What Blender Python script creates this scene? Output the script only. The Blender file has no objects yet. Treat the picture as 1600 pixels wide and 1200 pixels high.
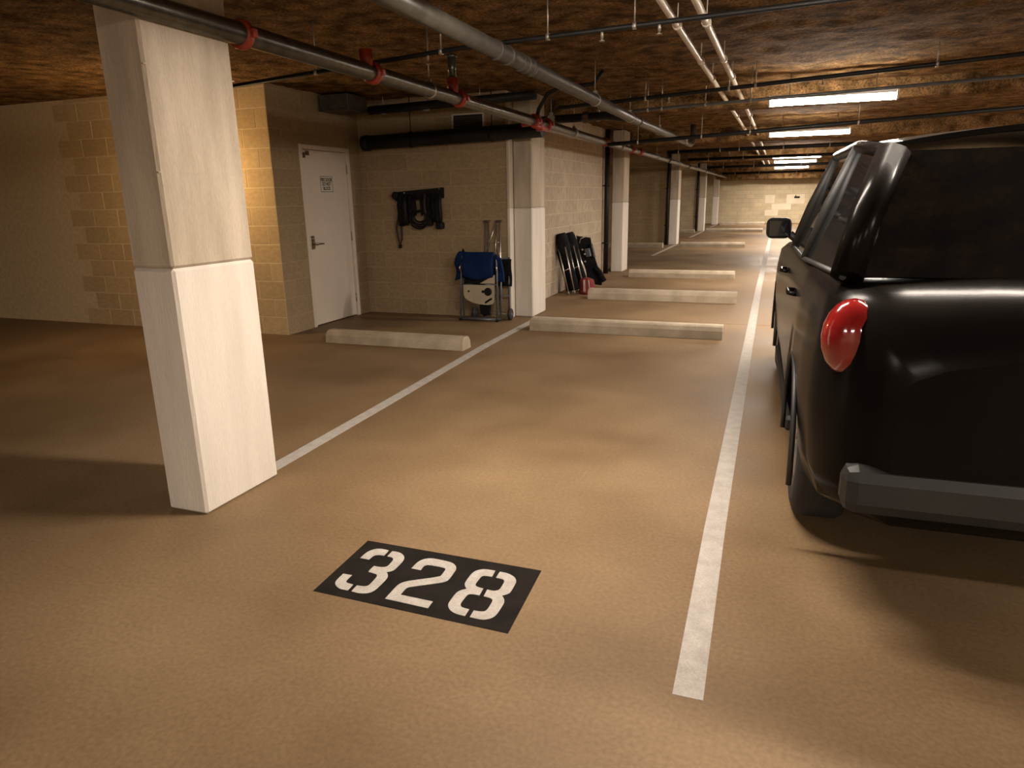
import bpy, bmesh, math, random
from mathutils import Vector, Matrix, noise
from mathutils.geometry import tessellate_polygon
random.seed(7)
SC = bpy.context.scene
COL = SC.collection

# ------------------------------------------------------------------ camera, world, exposure
cam_d = bpy.data.cameras.new('camera')
cam = bpy.data.objects.new('camera', cam_d)
COL.objects.link(cam)
def cam_matrix(yaw, pitch, roll, h):
    cy, sy, cp, sp = math.cos(yaw), math.sin(yaw), math.cos(pitch), math.sin(pitch)
    fwd = Vector((sy*cp, cy*cp, sp)); right = Vector((cy, -sy, 0)); up = right.cross(fwd)
    cr, sr = math.cos(roll), math.sin(roll)
    r = right*cr + up*sr; u = up*cr - right*sr
    m = Matrix((r, u, -fwd)).transposed().to_4x4()
    m.translation = (0, 0, h)
    return m
cam.matrix_world = cam_matrix(-0.36084976, -0.26173379, -0.01862402, 1.5)
cam_d.sensor_fit = 'HORIZONTAL'; cam_d.sensor_width = 36.0
cam_d.lens = 1085.22/1600*36.0
cam_d.clip_start = 0.05; cam_d.clip_end = 200
SC.camera = cam

wd = bpy.data.worlds.new('world'); SC.world = wd; wd.use_nodes = True
wd.node_tree.nodes['Background'].inputs[0].default_value = (0.05, 0.04, 0.03, 1)
wd.node_tree.nodes['Background'].inputs[1].default_value = 0.2
vs = SC.view_settings
SC.display_settings.display_device = 'sRGB'
vs.view_transform = 'Standard'; vs.look = 'None'; vs.gamma = 1.0; vs.use_curve_mapping = False
vs.exposure = 0.27
SC.cycles.max_bounces = 6; SC.cycles.diffuse_bounces = 4; SC.cycles.glossy_bounces = 2; SC.cycles.transmission_bounces = 2
SC.cycles.use_adaptive_sampling = True; SC.cycles.adaptive_threshold = 0.025

LAMP_POWER = 80.0            # watts of each strip light
LAMP_COL = (1.0, 0.86, 0.72)
LENS_STRENGTH = 95.0

# ------------------------------------------------------------------ materials
MATS = {}
def mat(name, col, rough=0.7, col2=None, scale=4.0, bump=0.0, bscale=60.0, metal=0.0, rnd=0.0, detail=4.0,
        stretch=None, emit=None, spec=0.5, coat=0.0, contrast=(0.35, 0.65), rough2=None, fine=0.0, fscale=120.0):
    if name in MATS: return MATS[name]
    m = bpy.data.materials.new(name); m.use_nodes = True; MATS[name] = m
    nt = m.node_tree; N = nt.nodes; L = nt.links
    b = N['Principled BSDF']
    b.inputs['Base Color'].default_value = (*col, 1); b.inputs['Roughness'].default_value = rough
    b.inputs['Metallic'].default_value = metal
    b.inputs['Specular IOR Level'].default_value = spec
    if coat: b.inputs['Coat Weight'].default_value = coat; b.inputs['Coat Roughness'].default_value = 0.08
    if emit:
        b.inputs['Emission Color'].default_value = (*emit[0], 1); b.inputs['Emission Strength'].default_value = emit[1]
    tc = N.new('ShaderNodeTexCoord'); vec = tc.outputs['Object']
    if rnd:
        oi = N.new('ShaderNodeObjectInfo'); mul = N.new('ShaderNodeVectorMath'); mul.operation = 'MULTIPLY_ADD'
        cmb = N.new('ShaderNodeCombineXYZ')
        for k in range(3): L.new(oi.outputs['Random'], cmb.inputs[k])
        L.new(cmb.outputs[0], mul.inputs[0]); mul.inputs[1].default_value = (37, 53, 71); L.new(vec, mul.inputs[2])
        vec = mul.outputs[0]
    if stretch:
        mp = N.new('ShaderNodeMapping'); mp.inputs['Scale'].default_value = stretch
        L.new(vec, mp.inputs[0]); vec = mp.outputs[0]
    cout = None
    if col2 is not None:
        nz = N.new('ShaderNodeTexNoise'); nz.inputs['Scale'].default_value = scale; nz.inputs['Detail'].default_value = detail
        L.new(vec, nz.inputs['Vector'])
        cr = N.new('ShaderNodeValToRGB'); e = cr.color_ramp.elements
        e[0].position, e[1].position = contrast
        e[0].color = (*col, 1); e[1].color = (*col2, 1)
        L.new(nz.outputs['Fac'], cr.inputs[0]); cout = cr.outputs[0]
        if rough2 is not None:
            mr = N.new('ShaderNodeMapRange'); mr.inputs['From Min'].default_value = 0.35; mr.inputs['From Max'].default_value = 0.65
            mr.inputs['To Min'].default_value = rough; mr.inputs['To Max'].default_value = rough2
            L.new(nz.outputs['Fac'], mr.inputs['Value']); L.new(mr.outputs[0], b.inputs['Roughness'])
    if fine:
        nf = N.new('ShaderNodeTexNoise'); nf.inputs['Scale'].default_value = fscale; nf.inputs['Detail'].default_value = 2
        L.new(vec, nf.inputs['Vector'])
        mr = N.new('ShaderNodeMapRange'); mr.inputs['From Min'].default_value = 0.3; mr.inputs['From Max'].default_value = 0.7
        mr.inputs['To Min'].default_value = 1-fine; mr.inputs['To Max'].default_value = 1+fine
        L.new(nf.outputs['Fac'], mr.inputs['Value'])
        mx = N.new('ShaderNodeVectorMath'); mx.operation = 'SCALE'
        if cout: L.new(cout, mx.inputs[0])
        else: mx.inputs[0].default_value = col
        L.new(mr.outputs[0], mx.inputs['Scale']); cout = mx.outputs[0]
    if rnd:
        oi2 = N.new('ShaderNodeObjectInfo'); mr = N.new('ShaderNodeMapRange')
        mr.inputs['To Min'].default_value = 1-rnd; mr.inputs['To Max'].default_value = 1+rnd
        L.new(oi2.outputs['Random'], mr.inputs['Value'])
        mx = N.new('ShaderNodeVectorMath'); mx.operation = 'SCALE'
        if cout: L.new(cout, mx.inputs[0])
        else: mx.inputs[0].default_value = col
        L.new(mr.outputs[0], mx.inputs['Scale']); cout = mx.outputs[0]
    if cout: L.new(cout, b.inputs['Base Color'])
    if bump:
        nb = N.new('ShaderNodeTexNoise'); nb.inputs['Scale'].default_value = bscale; nb.inputs['Detail'].default_value = 2
        L.new(vec, nb.inputs['Vector'])
        bp = N.new('ShaderNodeBump'); bp.inputs['Strength'].default_value = bump; bp.inputs['Distance'].default_value = 0.01
        L.new(nb.outputs['Fac'], bp.inputs['Height']); L.new(bp.outputs[0], b.inputs['Normal'])
    return m

M_FLOOR = mat('floor concrete', (0.140, 0.089, 0.045), 0.52, (0.222, 0.149, 0.081), 1.1, bump=0.12, bscale=35, rough2=0.66, fine=0.12, fscale=60, detail=7, contrast=(0.30, 0.68), spec=0.14)
M_JOINT = mat('joint sealant', (0.16, 0.12, 0.085), 0.9, (0.2, 0.15, 0.1), 8)
M_PAINT = mat('white road paint', (0.35, 0.322, 0.288), 0.85, (0.415, 0.385, 0.347), 14, spec=0.2, bump=0.15, bscale=90, fine=0.10, fscale=120)
M_BLACKPAINT = mat('black stencil ground paint', (0.009, 0.0075, 0.006), 0.85, (0.015, 0.0125, 0.010), 9, spec=0.08, bump=0.1, bscale=70, fine=0.15)
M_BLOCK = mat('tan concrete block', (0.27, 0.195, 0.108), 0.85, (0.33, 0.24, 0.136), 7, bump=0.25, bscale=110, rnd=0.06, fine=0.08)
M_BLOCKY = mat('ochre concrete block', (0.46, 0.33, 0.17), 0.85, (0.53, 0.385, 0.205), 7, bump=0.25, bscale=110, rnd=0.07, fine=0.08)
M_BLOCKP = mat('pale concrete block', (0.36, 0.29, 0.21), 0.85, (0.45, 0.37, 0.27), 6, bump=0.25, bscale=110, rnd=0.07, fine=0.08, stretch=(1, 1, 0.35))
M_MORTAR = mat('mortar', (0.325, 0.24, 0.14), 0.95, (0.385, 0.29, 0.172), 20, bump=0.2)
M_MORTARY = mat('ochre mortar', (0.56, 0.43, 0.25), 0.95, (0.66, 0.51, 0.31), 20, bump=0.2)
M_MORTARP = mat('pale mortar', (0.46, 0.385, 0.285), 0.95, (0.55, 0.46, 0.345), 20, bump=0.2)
M_CONC = mat('cast concrete', (0.36, 0.30, 0.225), 0.8, (0.50, 0.425, 0.33), 3.2, bump=0.3, bscale=40, stretch=(2.2, 2.2, 0.35), fine=0.08)
M_CONCW = mat('cream painted concrete', (0.58, 0.528, 0.462), 0.65, (0.655, 0.60, 0.53), 3.5, bump=0.25, bscale=45, stretch=(2.2, 2.2, 0.3), fine=0.05)
M_STOP = mat('wheel stop concrete', (0.31, 0.255, 0.18), 0.85, (0.41, 0.34, 0.25), 5, bump=0.3, bscale=70, rnd=0.04, fine=0.08)
M_SPRAY = mat('brown sprayed insulation', (0.060, 0.033, 0.012), 1.0, (0.21, 0.122, 0.050), 5.5, bump=0.9, bscale=26, detail=7, fine=0.55, fscale=48, spec=0.1)
M_WALLPLAIN = mat('plain tan wall', (0.36, 0.30, 0.215), 0.85, (0.43, 0.36, 0.26), 2, bump=0.2, fine=0.06)
M_DOOR = mat('cream door paint', (0.62, 0.54, 0.45), 0.45, (0.66, 0.58, 0.485), 2)
M_FRAME = mat('cream frame paint', (0.58, 0.50, 0.41), 0.5, (0.63, 0.55, 0.455), 3)
M_STEEL = mat('brushed steel', (0.42, 0.37, 0.31), 0.32, (0.5, 0.45, 0.38), 40, metal=1.0)
M_GALV = mat('galvanised pipe', (0.075, 0.070, 0.058), 0.30, (0.115, 0.107, 0.09), 14, metal=0.7, fine=0.1)
M_GREYPIPE = mat('grey drain pipe', (0.05, 0.044, 0.036), 0.42, (0.078, 0.068, 0.056), 9, spec=0.35, fine=0.1)
M_BLACKPIPE = mat('black iron pipe', (0.008, 0.0075, 0.007), 0.5, (0.014, 0.013, 0.012), 12, spec=0.25)
M_WHITEPIPE = mat('cream plastic pipe', (0.62, 0.54, 0.43), 0.4, (0.70, 0.62, 0.51), 7)
M_RED = mat('red fitting paint', (0.24, 0.026, 0.011), 0.4, (0.31, 0.038, 0.015), 12)
M_ROD = mat('zinc rod', (0.34, 0.31, 0.26), 0.45, (0.42, 0.38, 0.32), 20, metal=0.7)
M_WHITEMETAL = mat('white enamel', (0.75, 0.72, 0.68), 0.4, (0.8, 0.77, 0.73), 6)
M_LENS = mat('lit lamp lens', (0.9, 0.88, 0.85), 0.4, (0.92, 0.9, 0.87), 6, emit=((1.0, 0.88, 0.76), LENS_STRENGTH))
M_LENS_DIM = mat('lit dim lamp lens', (0.9, 0.88, 0.85), 0.4, (0.92, 0.9, 0.87), 6, emit=((1.0, 0.88, 0.76), LENS_STRENGTH*0.55))
M_WARMLENS = mat('lit warm dome', (0.9, 0.8, 0.6), 0.4, (0.92, 0.82, 0.62), 6, emit=((1.0, 0.66, 0.32), 150.0))
M_SIGN = mat('sign white', (0.62, 0.57, 0.50), 0.5, (0.66, 0.61, 0.54), 9)
M_INK = mat('sign ink', (0.03, 0.026, 0.022), 0.6, (0.04, 0.035, 0.03), 30)
M_BLACKFAB = mat('black fabric', (0.006, 0.006, 0.007), 0.9, (0.012, 0.012, 0.013), 20, spec=0.1, bump=0.3, bscale=150)
M_BLACKPL = mat('black plastic', (0.007, 0.007, 0.007), 0.5, (0.012, 0.012, 0.012), 30, spec=0.15)
M_STRAP = mat('dark red brown strap', (0.022, 0.010, 0.009), 0.7, (0.035, 0.015, 0.012), 20)
M_BLUEFAB = mat('blue fabric', (0.002, 0.012, 0.055), 0.85, (0.004, 0.019, 0.08), 9, spec=0.15, bump=0.3, bscale=150)
M_REDFAB = mat('red fabric', (0.13, 0.009, 0.010), 0.8, (0.19, 0.014, 0.015), 9, bump=0.3, bscale=120)
M_ALU = mat('aluminium tube', (0.62, 0.58, 0.52), 0.28, (0.7, 0.66, 0.6), 20, metal=0.9)
M_GREYTUBE = mat('grey painted tube', (0.10, 0.11, 0.12), 0.35, (0.15, 0.16, 0.17), 12, metal=0.4)
M_CREAMPL = mat('cream plastic', (0.36, 0.31, 0.225), 0.55, (0.42, 0.36, 0.265), 5)
M_BROWNCAP = mat('brown rubber', (0.07, 0.045, 0.03), 0.8, (0.09, 0.06, 0.04), 20)
M_RUBBER = mat('tyre rubber', (0.010, 0.010, 0.010), 0.75, (0.018, 0.017, 0.016), 20, bump=0.2, bscale=90)
M_CAR = mat('dark car paint', (0.006, 0.005, 0.0045), 0.22, (0.008, 0.0068, 0.006), 3, spec=0.06)
M_CARTRIM = mat('matt black trim', (0.010, 0.010, 0.010), 0.55, (0.014, 0.014, 0.013), 10)
M_GLASS = mat('dark tinted glass', (0.006, 0.007, 0.008), 0.04, (0.008, 0.009, 0.010), 3, spec=0.8)
M_TAIL = mat('tail lamp red', (0.20, 0.008, 0.008), 0.12, (0.25, 0.012, 0.012), 10, coat=1.0)
M_HEAD = mat('clear lamp', (0.5, 0.5, 0.5), 0.1, (0.6, 0.6, 0.6), 8, coat=1.0)
M_RIM = mat('alloy rim', (0.35, 0.34, 0.33), 0.3, (0.42, 0.41, 0.4), 12, metal=0.9)
M_CHROME = mat('chrome', (0.7, 0.68, 0.64), 0.12, (0.74, 0.72, 0.68), 8, metal=1.0)
M_DARKHOLE = mat('dark cavity', (0.02, 0.016, 0.012), 0.95, (0.026, 0.02, 0.015), 8)
M_PATCH = mat('pale wall paint', (0.66, 0.57, 0.42), 0.8, (0.72, 0.625, 0.465), 3)

def far_block_mat():
    m = bpy.data.materials.new('distant block wall'); m.use_nodes = True
    nt = m.node_tree; N = nt.nodes; L = nt.links; b = N['Principled BSDF']; b.inputs['Roughness'].default_value = 0.85
    tc = N.new('ShaderNodeTexCoord'); mp = N.new('ShaderNodeMapping'); mp.inputs['Rotation'].default_value = (math.pi/2, 0, 0)
    L.new(tc.outputs['Object'], mp.inputs[0])
    br = N.new('ShaderNodeTexBrick'); br.inputs['Scale'].default_value = 1.0
    br.inputs['Brick Width'].default_value = 0.405; br.inputs['Row Height'].default_value = 0.208; br.inputs['Mortar Size'].default_value = 0.008
    br.inputs['Color1'].default_value = (0.50, 0.41, 0.27, 1); br.inputs['Color2'].default_value = (0.57, 0.475, 0.315, 1)
    br.inputs['Mortar'].default_value = (0.42, 0.345, 0.225, 1)
    L.new(mp.outputs[0], br.inputs['Vector'])
    nz = N.new('ShaderNodeTexNoise'); nz.inputs['Scale'].default_value = 1.3; nz.inputs['Detail'].default_value = 6
    L.new(tc.outputs['Object'], nz.inputs['Vector'])
    mr = N.new('ShaderNodeMapRange'); mr.inputs['From Min'].default_value = 0.3; mr.inputs['From Max'].default_value = 0.7
    mr.inputs['To Min'].default_value = 0.86; mr.inputs['To Max'].default_value = 1.12
    L.new(nz.outputs['Fac'], mr.inputs['Value'])
    mx = N.new('ShaderNodeVectorMath'); mx.operation = 'SCALE'
    L.new(br.outputs['Color'], mx.inputs[0]); L.new(mr.outputs[0], mx.inputs['Scale']); L.new(mx.outputs[0], b.inputs['Base Color'])
    return m
M_FARBLOCK = far_block_mat()

# ------------------------------------------------------------------ helpers
class MB:
    def __init__(s): s.bm = bmesh.new()
    def box(s, x0, x1, y0, y1, z0, z1, bev=0.0, seg=1):
        vs_ = [s.bm.verts.new(p) for p in ((x0,y0,z0),(x1,y0,z0),(x1,y1,z0),(x0,y1,z0),(x0,y0,z1),(x1,y0,z1),(x1,y1,z1),(x0,y1,z1))]
        fs = [s.bm.faces.new([vs_[i] for i in q]) for q in ((3,2,1,0),(4,5,6,7),(0,1,5,4),(1,2,6,5),(2,3,7,6),(3,0,4,7))]
        if bev:
            es = list({e for f in fs for e in f.edges})
            bmesh.ops.bevel(s.bm, geom=es, offset=bev, segments=seg, affect='EDGES', profile=0.5)
        return s
    def ring(s, c, u, v, r, n):
        return [s.bm.verts.new(c + u*(r*math.cos(2*math.pi*i/n)) + v*(r*math.sin(2*math.pi*i/n))) for i in range(n)]
    def tube(s, pts, r, n=12, cap=True, radii=None):
        pts = [Vector(p) for p in pts]
        rings = []; prev_u = None
        for i, p in enumerate(pts):
            d = (pts[min(i+1, len(pts)-1)] - pts[max(i-1, 0)]).normalized()
            if prev_u is None:
                a = Vector((0,0,1)) if abs(d.z) < 0.9 else Vector((1,0,0))
                u = a.cross(d).normalized()
            else:
                u = (prev_u - d*prev_u.dot(d)).normalized()
            prev_u = u
            rings.append(s.ring(p, u, d.cross(u), radii[i] if radii else r, n))
        for a, b in zip(rings, rings[1:]):
            for i in range(n):
                f = s.bm.faces.new((a[i], a[(i+1)%n], b[(i+1)%n], b[i])); f.smooth = True
        if cap:
            s.bm.faces.new(list(reversed(rings[0]))); s.bm.faces.new(rings[-1])
        return s
    def lathe(s, c, axis, prof, n=20):
        # prof: list of (offset along axis, radius)
        c = Vector(c); ax = Vector(axis).normalized()
        a = Vector((0,0,1)) if abs(ax.z) < 0.9 else Vector((1,0,0))
        u = a.cross(ax).normalized(); v = ax.cross(u)
        rings = [s.ring(c + ax*t, u, v, max(r, 1e-4), n) for t, r in prof]
        for p, q in zip(rings, rings[1:]):
            for i in range(n):
                f = s.bm.faces.new((p[i], p[(i+1)%n], q[(i+1)%n], q[i])); f.smooth = True
        s.bm.faces.new(list(reversed(rings[0]))); s.bm.faces.new(rings[-1])
        return s
    def prism(s, poly, vec):
        # poly: list of 3D points (planar), extruded by vec
        a = [s.bm.verts.new(p) for p in poly]; b = [s.bm.verts.new(Vector(p)+Vector(vec)) for p in poly]
        n = len(a)
        s.bm.faces.new(list(reversed(a))); s.bm.faces.new(b)
        for i in range(n): s.bm.faces.new((a[i], a[(i+1)%n], b[(i+1)%n], b[i]))
        return s
    def grid(s, fn, nu, nv, smooth=True):
        g = [[s.bm.verts.new(fn(i/nu, j/nv)) for j in range(nv+1)] for i in range(nu+1)]
        for i in range(nu):
            for j in range(nv):
                f = s.bm.faces.new((g[i][j], g[i+1][j], g[i+1][j+1], g[i][j+1])); f.smooth = smooth
        return s
    def sheet(s, fn, nu, nv, t):
        # closed sheet of thickness t: fn(u,v) gives a point, offset along the local normal
        eps = 1e-3
        def nrm(u, v):
            a = Vector(fn(min(u+eps,1), v)) - Vector(fn(max(u-eps,0), v)); b = Vector(fn(u, min(v+eps,1))) - Vector(fn(u, max(v-eps,0)))
            c = a.cross(b)
            return c.normalized() if c.length > 1e-12 else Vector((0,0,1))
        top = [[s.bm.verts.new(Vector(fn(i/nu, j/nv)) + nrm(i/nu, j/nv)*t/2) for j in range(nv+1)] for i in range(nu+1)]
        bot = [[s.bm.verts.new(Vector(fn(i/nu, j/nv)) - nrm(i/nu, j/nv)*t/2) for j in range(nv+1)] for i in range(nu+1)]
        for i in range(nu):
            for j in range(nv):
                f = s.bm.faces.new((top[i][j], top[i+1][j], top[i+1][j+1], top[i][j+1])); f.smooth = True
                f = s.bm.faces.new((bot[i][j+1], bot[i+1][j+1], bot[i+1][j], bot[i][j])); f.smooth = True
        for i in range(nu):
            s.bm.faces.new((top[i+1][0], top[i][0], bot[i][0], bot[i+1][0])); s.bm.faces.new((top[i][nv], top[i+1][nv], bot[i+1][nv], bot[i][nv]))
        for j in range(nv):
            s.bm.faces.new((top[0][j], top[0][j+1], bot[0][j+1], bot[0][j])); s.bm.faces.new((top[nu][j+1], top[nu][j], bot[nu][j], bot[nu][j+1]))
        return s
    def blob(s, c, r, seg=10, rings=7):
        m = Matrix.Translation(c) @ Matrix.Diagonal((*r, 1))
        res = bmesh.ops.create_uvsphere(s.bm, u_segments=seg, v_segments=rings, radius=1.0, matrix=m)
        for v in res['verts']:
            for f in v.link_faces: f.smooth = True
        return s
    def xform(s, m):
        bmesh.ops.transform(s.bm, matrix=m, verts=s.bm.verts[:]); return s
    def mesh(s, name):
        bmesh.ops.recalc_face_normals(s.bm, faces=s.bm.faces[:])
        me = bpy.data.meshes.new(name); s.bm.to_mesh(me); s.bm.free(); return me
    def build(s, name, m, parent=None, loc=None):
        me = s.mesh(name); me.materials.append(m)
        o = bpy.data.objects.new(name, me); COL.objects.link(o)
        if parent: o.parent = parent
        if loc: o.location = loc
        return o

def thing(name, label, cat, loc=(0,0,0), rot=(0,0,0), group=None):
    o = bpy.data.objects.new(name, None); COL.objects.link(o); o.empty_display_size = 0.1
    o.location = loc; o.rotation_euler = rot
    return tag(o, label, cat, group)
def tag(o, label, cat, group=None):
    o['label'] = label; o['category'] = cat
    if group: o['group'] = group
    return o
def struct(o, label=None, cat=None):
    o['kind'] = 'structure'
    if label: o['label'] = label
    if cat: o['category'] = cat
    return o
def inst(name, me, parent, loc, scale=(1,1,1), rot=(0,0,0)):
    o = bpy.data.objects.new(name, me); COL.objects.link(o); o.parent = parent
    o.location = loc; o.scale = scale; o.rotation_euler = rot
    return o

CEIL = 2.75
# ================================================================== SETTING
# ---- floor: sub-base with joints, slabs as pieces on it
fl = struct(MB().box(-11.8, 7.2, -7.8, 39.1, -0.22, -0.012).build('floor', M_JOINT), 'brown polished concrete parking floor', 'floor')
ys = [-7.8, 8.58, 15.9, 23.4, 31.2, 39.1]
for a, b in zip(ys, ys[1:]):
    MB().box(-11.8, 7.2, a+0.004, b-0.004, -0.012, 0.0).build('floor_slab', M_FLOOR, fl)

# ---- ceiling with sprayed insulation relief
def spray(x, y):
    p = Vector((x*3.1, y*3.1, 0.3)); q = Vector((x*11.0, y*11.0, 4.7))
    return CEIL - 0.022*noise.noise(p) - 0.014*noise.noise(q) - 0.03*max(0, noise.noise(Vector((x*1.3, y*1.3, 9))))
mb = MB()
mb.grid(lambda u, v: Vector((-6.4+10.4*u, 1.6+18.4*v, spray(-6.4+10.4*u, 1.6+18.4*v))), 160, 284)
mb.box(-12, 7.4, -8, 39.3, CEIL+0.05, CEIL+0.25)
mb.box(-12, -6.4, 1.6, 20, CEIL-0.005, CEIL+0.06); mb.box(4.0, 7.4, 1.6, 20, CEIL-0.005, CEIL+0.06)
mb.box(-12, 7.4, -8, 1.6, CEIL-0.005, CEIL+0.06); mb.box(-12, 7.4, 20, 39.3, CEIL-0.005, CEIL+0.06)
ceil = struct(mb.build('ceiling', M_SPRAY), 'dark brown sprayed insulation ceiling', 'ceiling')

def beam(y0, y1, zb, x0=-3.1, x1=7.2, n=120):
    def fn(u, v):
        x = x0+(x1-x0)*u
        prof = [(y0, CEIL+0.02), (y0, zb+0.05), (y0+0.05, zb), ((y0+y1)/2, zb-0.01), (y1-0.05, zb), (y1, zb+0.05), (y1, CEIL+0.02)]
        t = v*6; i = min(5, int(t)); f = t-i
        y = prof[i][0]*(1-f)+prof[i+1][0]*f; z = prof[i][1]*(1-f)+prof[i+1][1]*f
        d = 0.025*noise.noise(Vector((x*4, y*4, z*4))) + 0.016*noise.noise(Vector((x*13, y*13, z*13)))
        return Vector((x, y+d, min(z+d, CEIL+0.03)))
    return MB().grid(fn, n, 18).build('beam', M_SPRAY, ceil)
beam(9.5, 9.95, 2.53); beam(15.0, 15.5, 2.50); beam(22.4, 22.95, 2.45, n=70); beam(30.9, 31.4, 2.40, n=60); beam(37.6, 39.05, 2.17, n=60)

# ---- block walls
CH = 0.2075; BL = 0.405
def block_mesh():
    b = MB(); c = 0.006
    # unit block: u 0..1 (x), depth 0..0.02 towards -y (face at y=-0.02), z 0..1, front chamfered
    x0, x1 = 0.0, 1.0
    back = [(0,0,0),(1,0,0),(1,0,1),(0,0,1)]
    mid = [(0,-0.012,0),(1,-0.012,0),(1,-0.012,1),(0,-0.012,1)]
    fr = [(0.012,-0.018,0.024),(0.988,-0.018,0.024),(0.988,-0.018,0.976),(0.012,-0.018,0.976)]
    V = [[b.bm.verts.new(p) for p in q] for q in (back, mid, fr)]
    for p, q in zip(V, V[1:]):
        for i in range(4): b.bm.faces.new((p[i], p[(i+1)%4], q[(i+1)%4], q[i]))
    b.bm.faces.new(V[2])
    return b
BLOCK_ME = {}
def block_wall(name, p0, ang, length, height, bmat, holes=(), label=None, thick=0.14, offset=0.0, u_lo=0.0):
    """p0: foot of the wall's left end seen from the front; ang: heading of the wall's run; front face is to the right-hand side (-y local)."""
    if bmat.name not in BLOCK_ME:
        me = block_mesh().mesh('block'); me.materials.append(bmat); BLOCK_ME[bmat.name] = me
    me = BLOCK_ME[bmat.name]
    rects = [(0.0, length)]
    mb = MB()
    hs = sorted(holes); cur = 0.0
    for (a, b, z0, z1) in hs:
        if a > cur: mb.box(cur, a, -0.0005, thick, 0, height)
        mb.box(a, b, -0.0005, thick, z1, height)
        cur = b
    if cur < length: mb.box(cur, length, -0.0005, thick, 0, height)
    w = mb.build(name, {'ochre concrete block': M_MORTARY, 'pale concrete block': M_MORTARP}.get(bmat.name, M_MORTAR)); w.location = (p0[0], p0[1], 0); w.rotation_euler = (0, 0, ang)
    struct(w, label, 'wall')
    j = 0.007
    k = 0
    z = 0.0
    while z < height-0.02:
        zt = min(z+CH, height)
        segs = [(0.0, length, z, zt)]
        for (a, b, h0, h1) in holes:
            new = []
            for (s0, s1, q0, q1) in segs:
                if h1 <= q0+0.002: new.append((s0, s1, q0, q1)); continue
                if s0 < a: new.append((s0, min(s1, a), q0, q1))
                if s1 > b: new.append((max(s0, b), s1, q0, q1))
                if h1 < q1-0.02 and s1 > a and s0 < b: new.append((max(s0, a), min(s1, b), h1, q1))
            segs = new
        sh = offset + (0.5*BL if k % 2 else 0.0)
        for (s0, s1, q0, q1) in segs:
            u = math.floor((s0-sh)/BL)*BL + sh
            while u < s1-0.012:
                a, b = max(u, s0), min(u+BL, s1)
                if b-a > 0.03 and b > u_lo:
                    inst('block', me, w, (a+j/2, 0.015+random.uniform(-0.0015, 0.0015), q0+j/2), (b-a-j, 1, q1-q0-j))
                u += BL
        z = zt; k += 1
    return w

# left flank wall facing the camera (ochre), door wall, alcove back wall, storage-room side wall
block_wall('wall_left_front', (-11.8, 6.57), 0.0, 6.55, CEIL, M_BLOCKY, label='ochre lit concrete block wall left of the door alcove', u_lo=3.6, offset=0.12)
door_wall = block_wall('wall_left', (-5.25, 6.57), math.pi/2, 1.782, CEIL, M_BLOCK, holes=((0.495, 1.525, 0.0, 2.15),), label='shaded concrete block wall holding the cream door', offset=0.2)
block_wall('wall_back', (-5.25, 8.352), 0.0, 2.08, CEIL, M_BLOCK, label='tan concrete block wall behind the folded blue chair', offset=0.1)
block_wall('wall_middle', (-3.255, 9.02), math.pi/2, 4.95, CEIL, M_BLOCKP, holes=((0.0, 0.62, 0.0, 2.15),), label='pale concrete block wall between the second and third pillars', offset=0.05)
block_wall('wall_recess', (-5.25, 22.5), 0.0, 2.1, CEIL, M_BLOCK, label='dim block wall left of the fourth pillar')
# walls too far for single blocks, and plain walls out of view
def plain(name, x0, x1, y0, y1, label, m=M_WALLPLAIN, z1=CEIL):
    return struct(MB().box(x0, x1, y0, y1, 0, z1).build(name, m), label, 'wall')
plain('wall_recess_far', -5.25, -3.15, 31.0, 31.15, 'dim wall left of the fifth pillar', M_FARBLOCK)
far = plain('wall_far', -5.25, 7.0, 39.1, 39.25, 'far end block wall lit by the last strip lights', M_FARBLOCK)
plain('wall_outer_left', -5.4, -5.25, 13.99, 39.1, 'long side wall beyond the third pillar')
plain('wall_storage_end', -5.25, -3.26, 13.83, 13.97, 'end wall of the storage room behind the third pillar')
plain('wall_side_left', -12.0, -11.8, -7.8, 6.57, 'outer left side wall of the garage')
plain('wall_right', 7.0, 7.2, -7.8, 39.1, 'right side wall of the garage')
plain('wall_near', -11.8, 7.0, -8.0, -7.8, 'wall behind the driving aisle')
# touched-up paint patches of the far wall
for (x0, x1, z0, z1) in ((-0.68, -0.22, 1.01, 1.40), (-0.34, 0.58, 0.675, 0.95), (-0.66, -0.02, 0.375, 0.668), (0.34, 1.2, 0.96, 1.42)):
    MB().box(x0, x1, 39.094, 39.1, z0, z1, 0.002).build('paint_patch', M_PATCH, far)

# ---- door_1 (cream steel door in the left wall), front faces +X
def rect_frame(mb, y0, y1, z1, w, x0, x1):
    mb.box(x0, x1, y0, y0+w, 0, z1, 0.004); mb.box(x0, x1, y1-w, y1, 0, z1, 0.004); mb.box(x0, x1, y0+w, y1-w, z1-w, z1, 0.004)
dr = bpy.data.objects.new('door_1', None); COL.objects.link(dr); dr.location = (-5.25, 7.58, 0)
struct(dr, 'cream painted steel door with a lever handle in the alcove', 'door')
mb = MB(); rect_frame(mb, -0.515, 0.515, 2.15, 0.052, -0.10, 0.012); mb.build('door_frame', M_FRAME, dr)
leaf = MB().box(-0.060, -0.018, -0.458, 0.458, 0.012, 2.093, 0.003).build('door_leaf', M_DOOR, dr)
MB().box(-0.14, -0.115, -0.5, 0.5, 0.0, 2.12).build('door_backing', M_DARKHOLE, dr)
for z in (0.245, 1.05, 1.89):
    h = MB().tube([(-0.008, 0.466, z-0.055), (-0.008, 0.466, z+0.055)], 0.009, 10).build('hinge', M_STEEL, dr)
mb = MB().box(-0.018, -0.008, -0.425, -0.345, 0.94, 1.10, 0.003); mb.build('lock_plate', M_STEEL, leaf)
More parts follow.
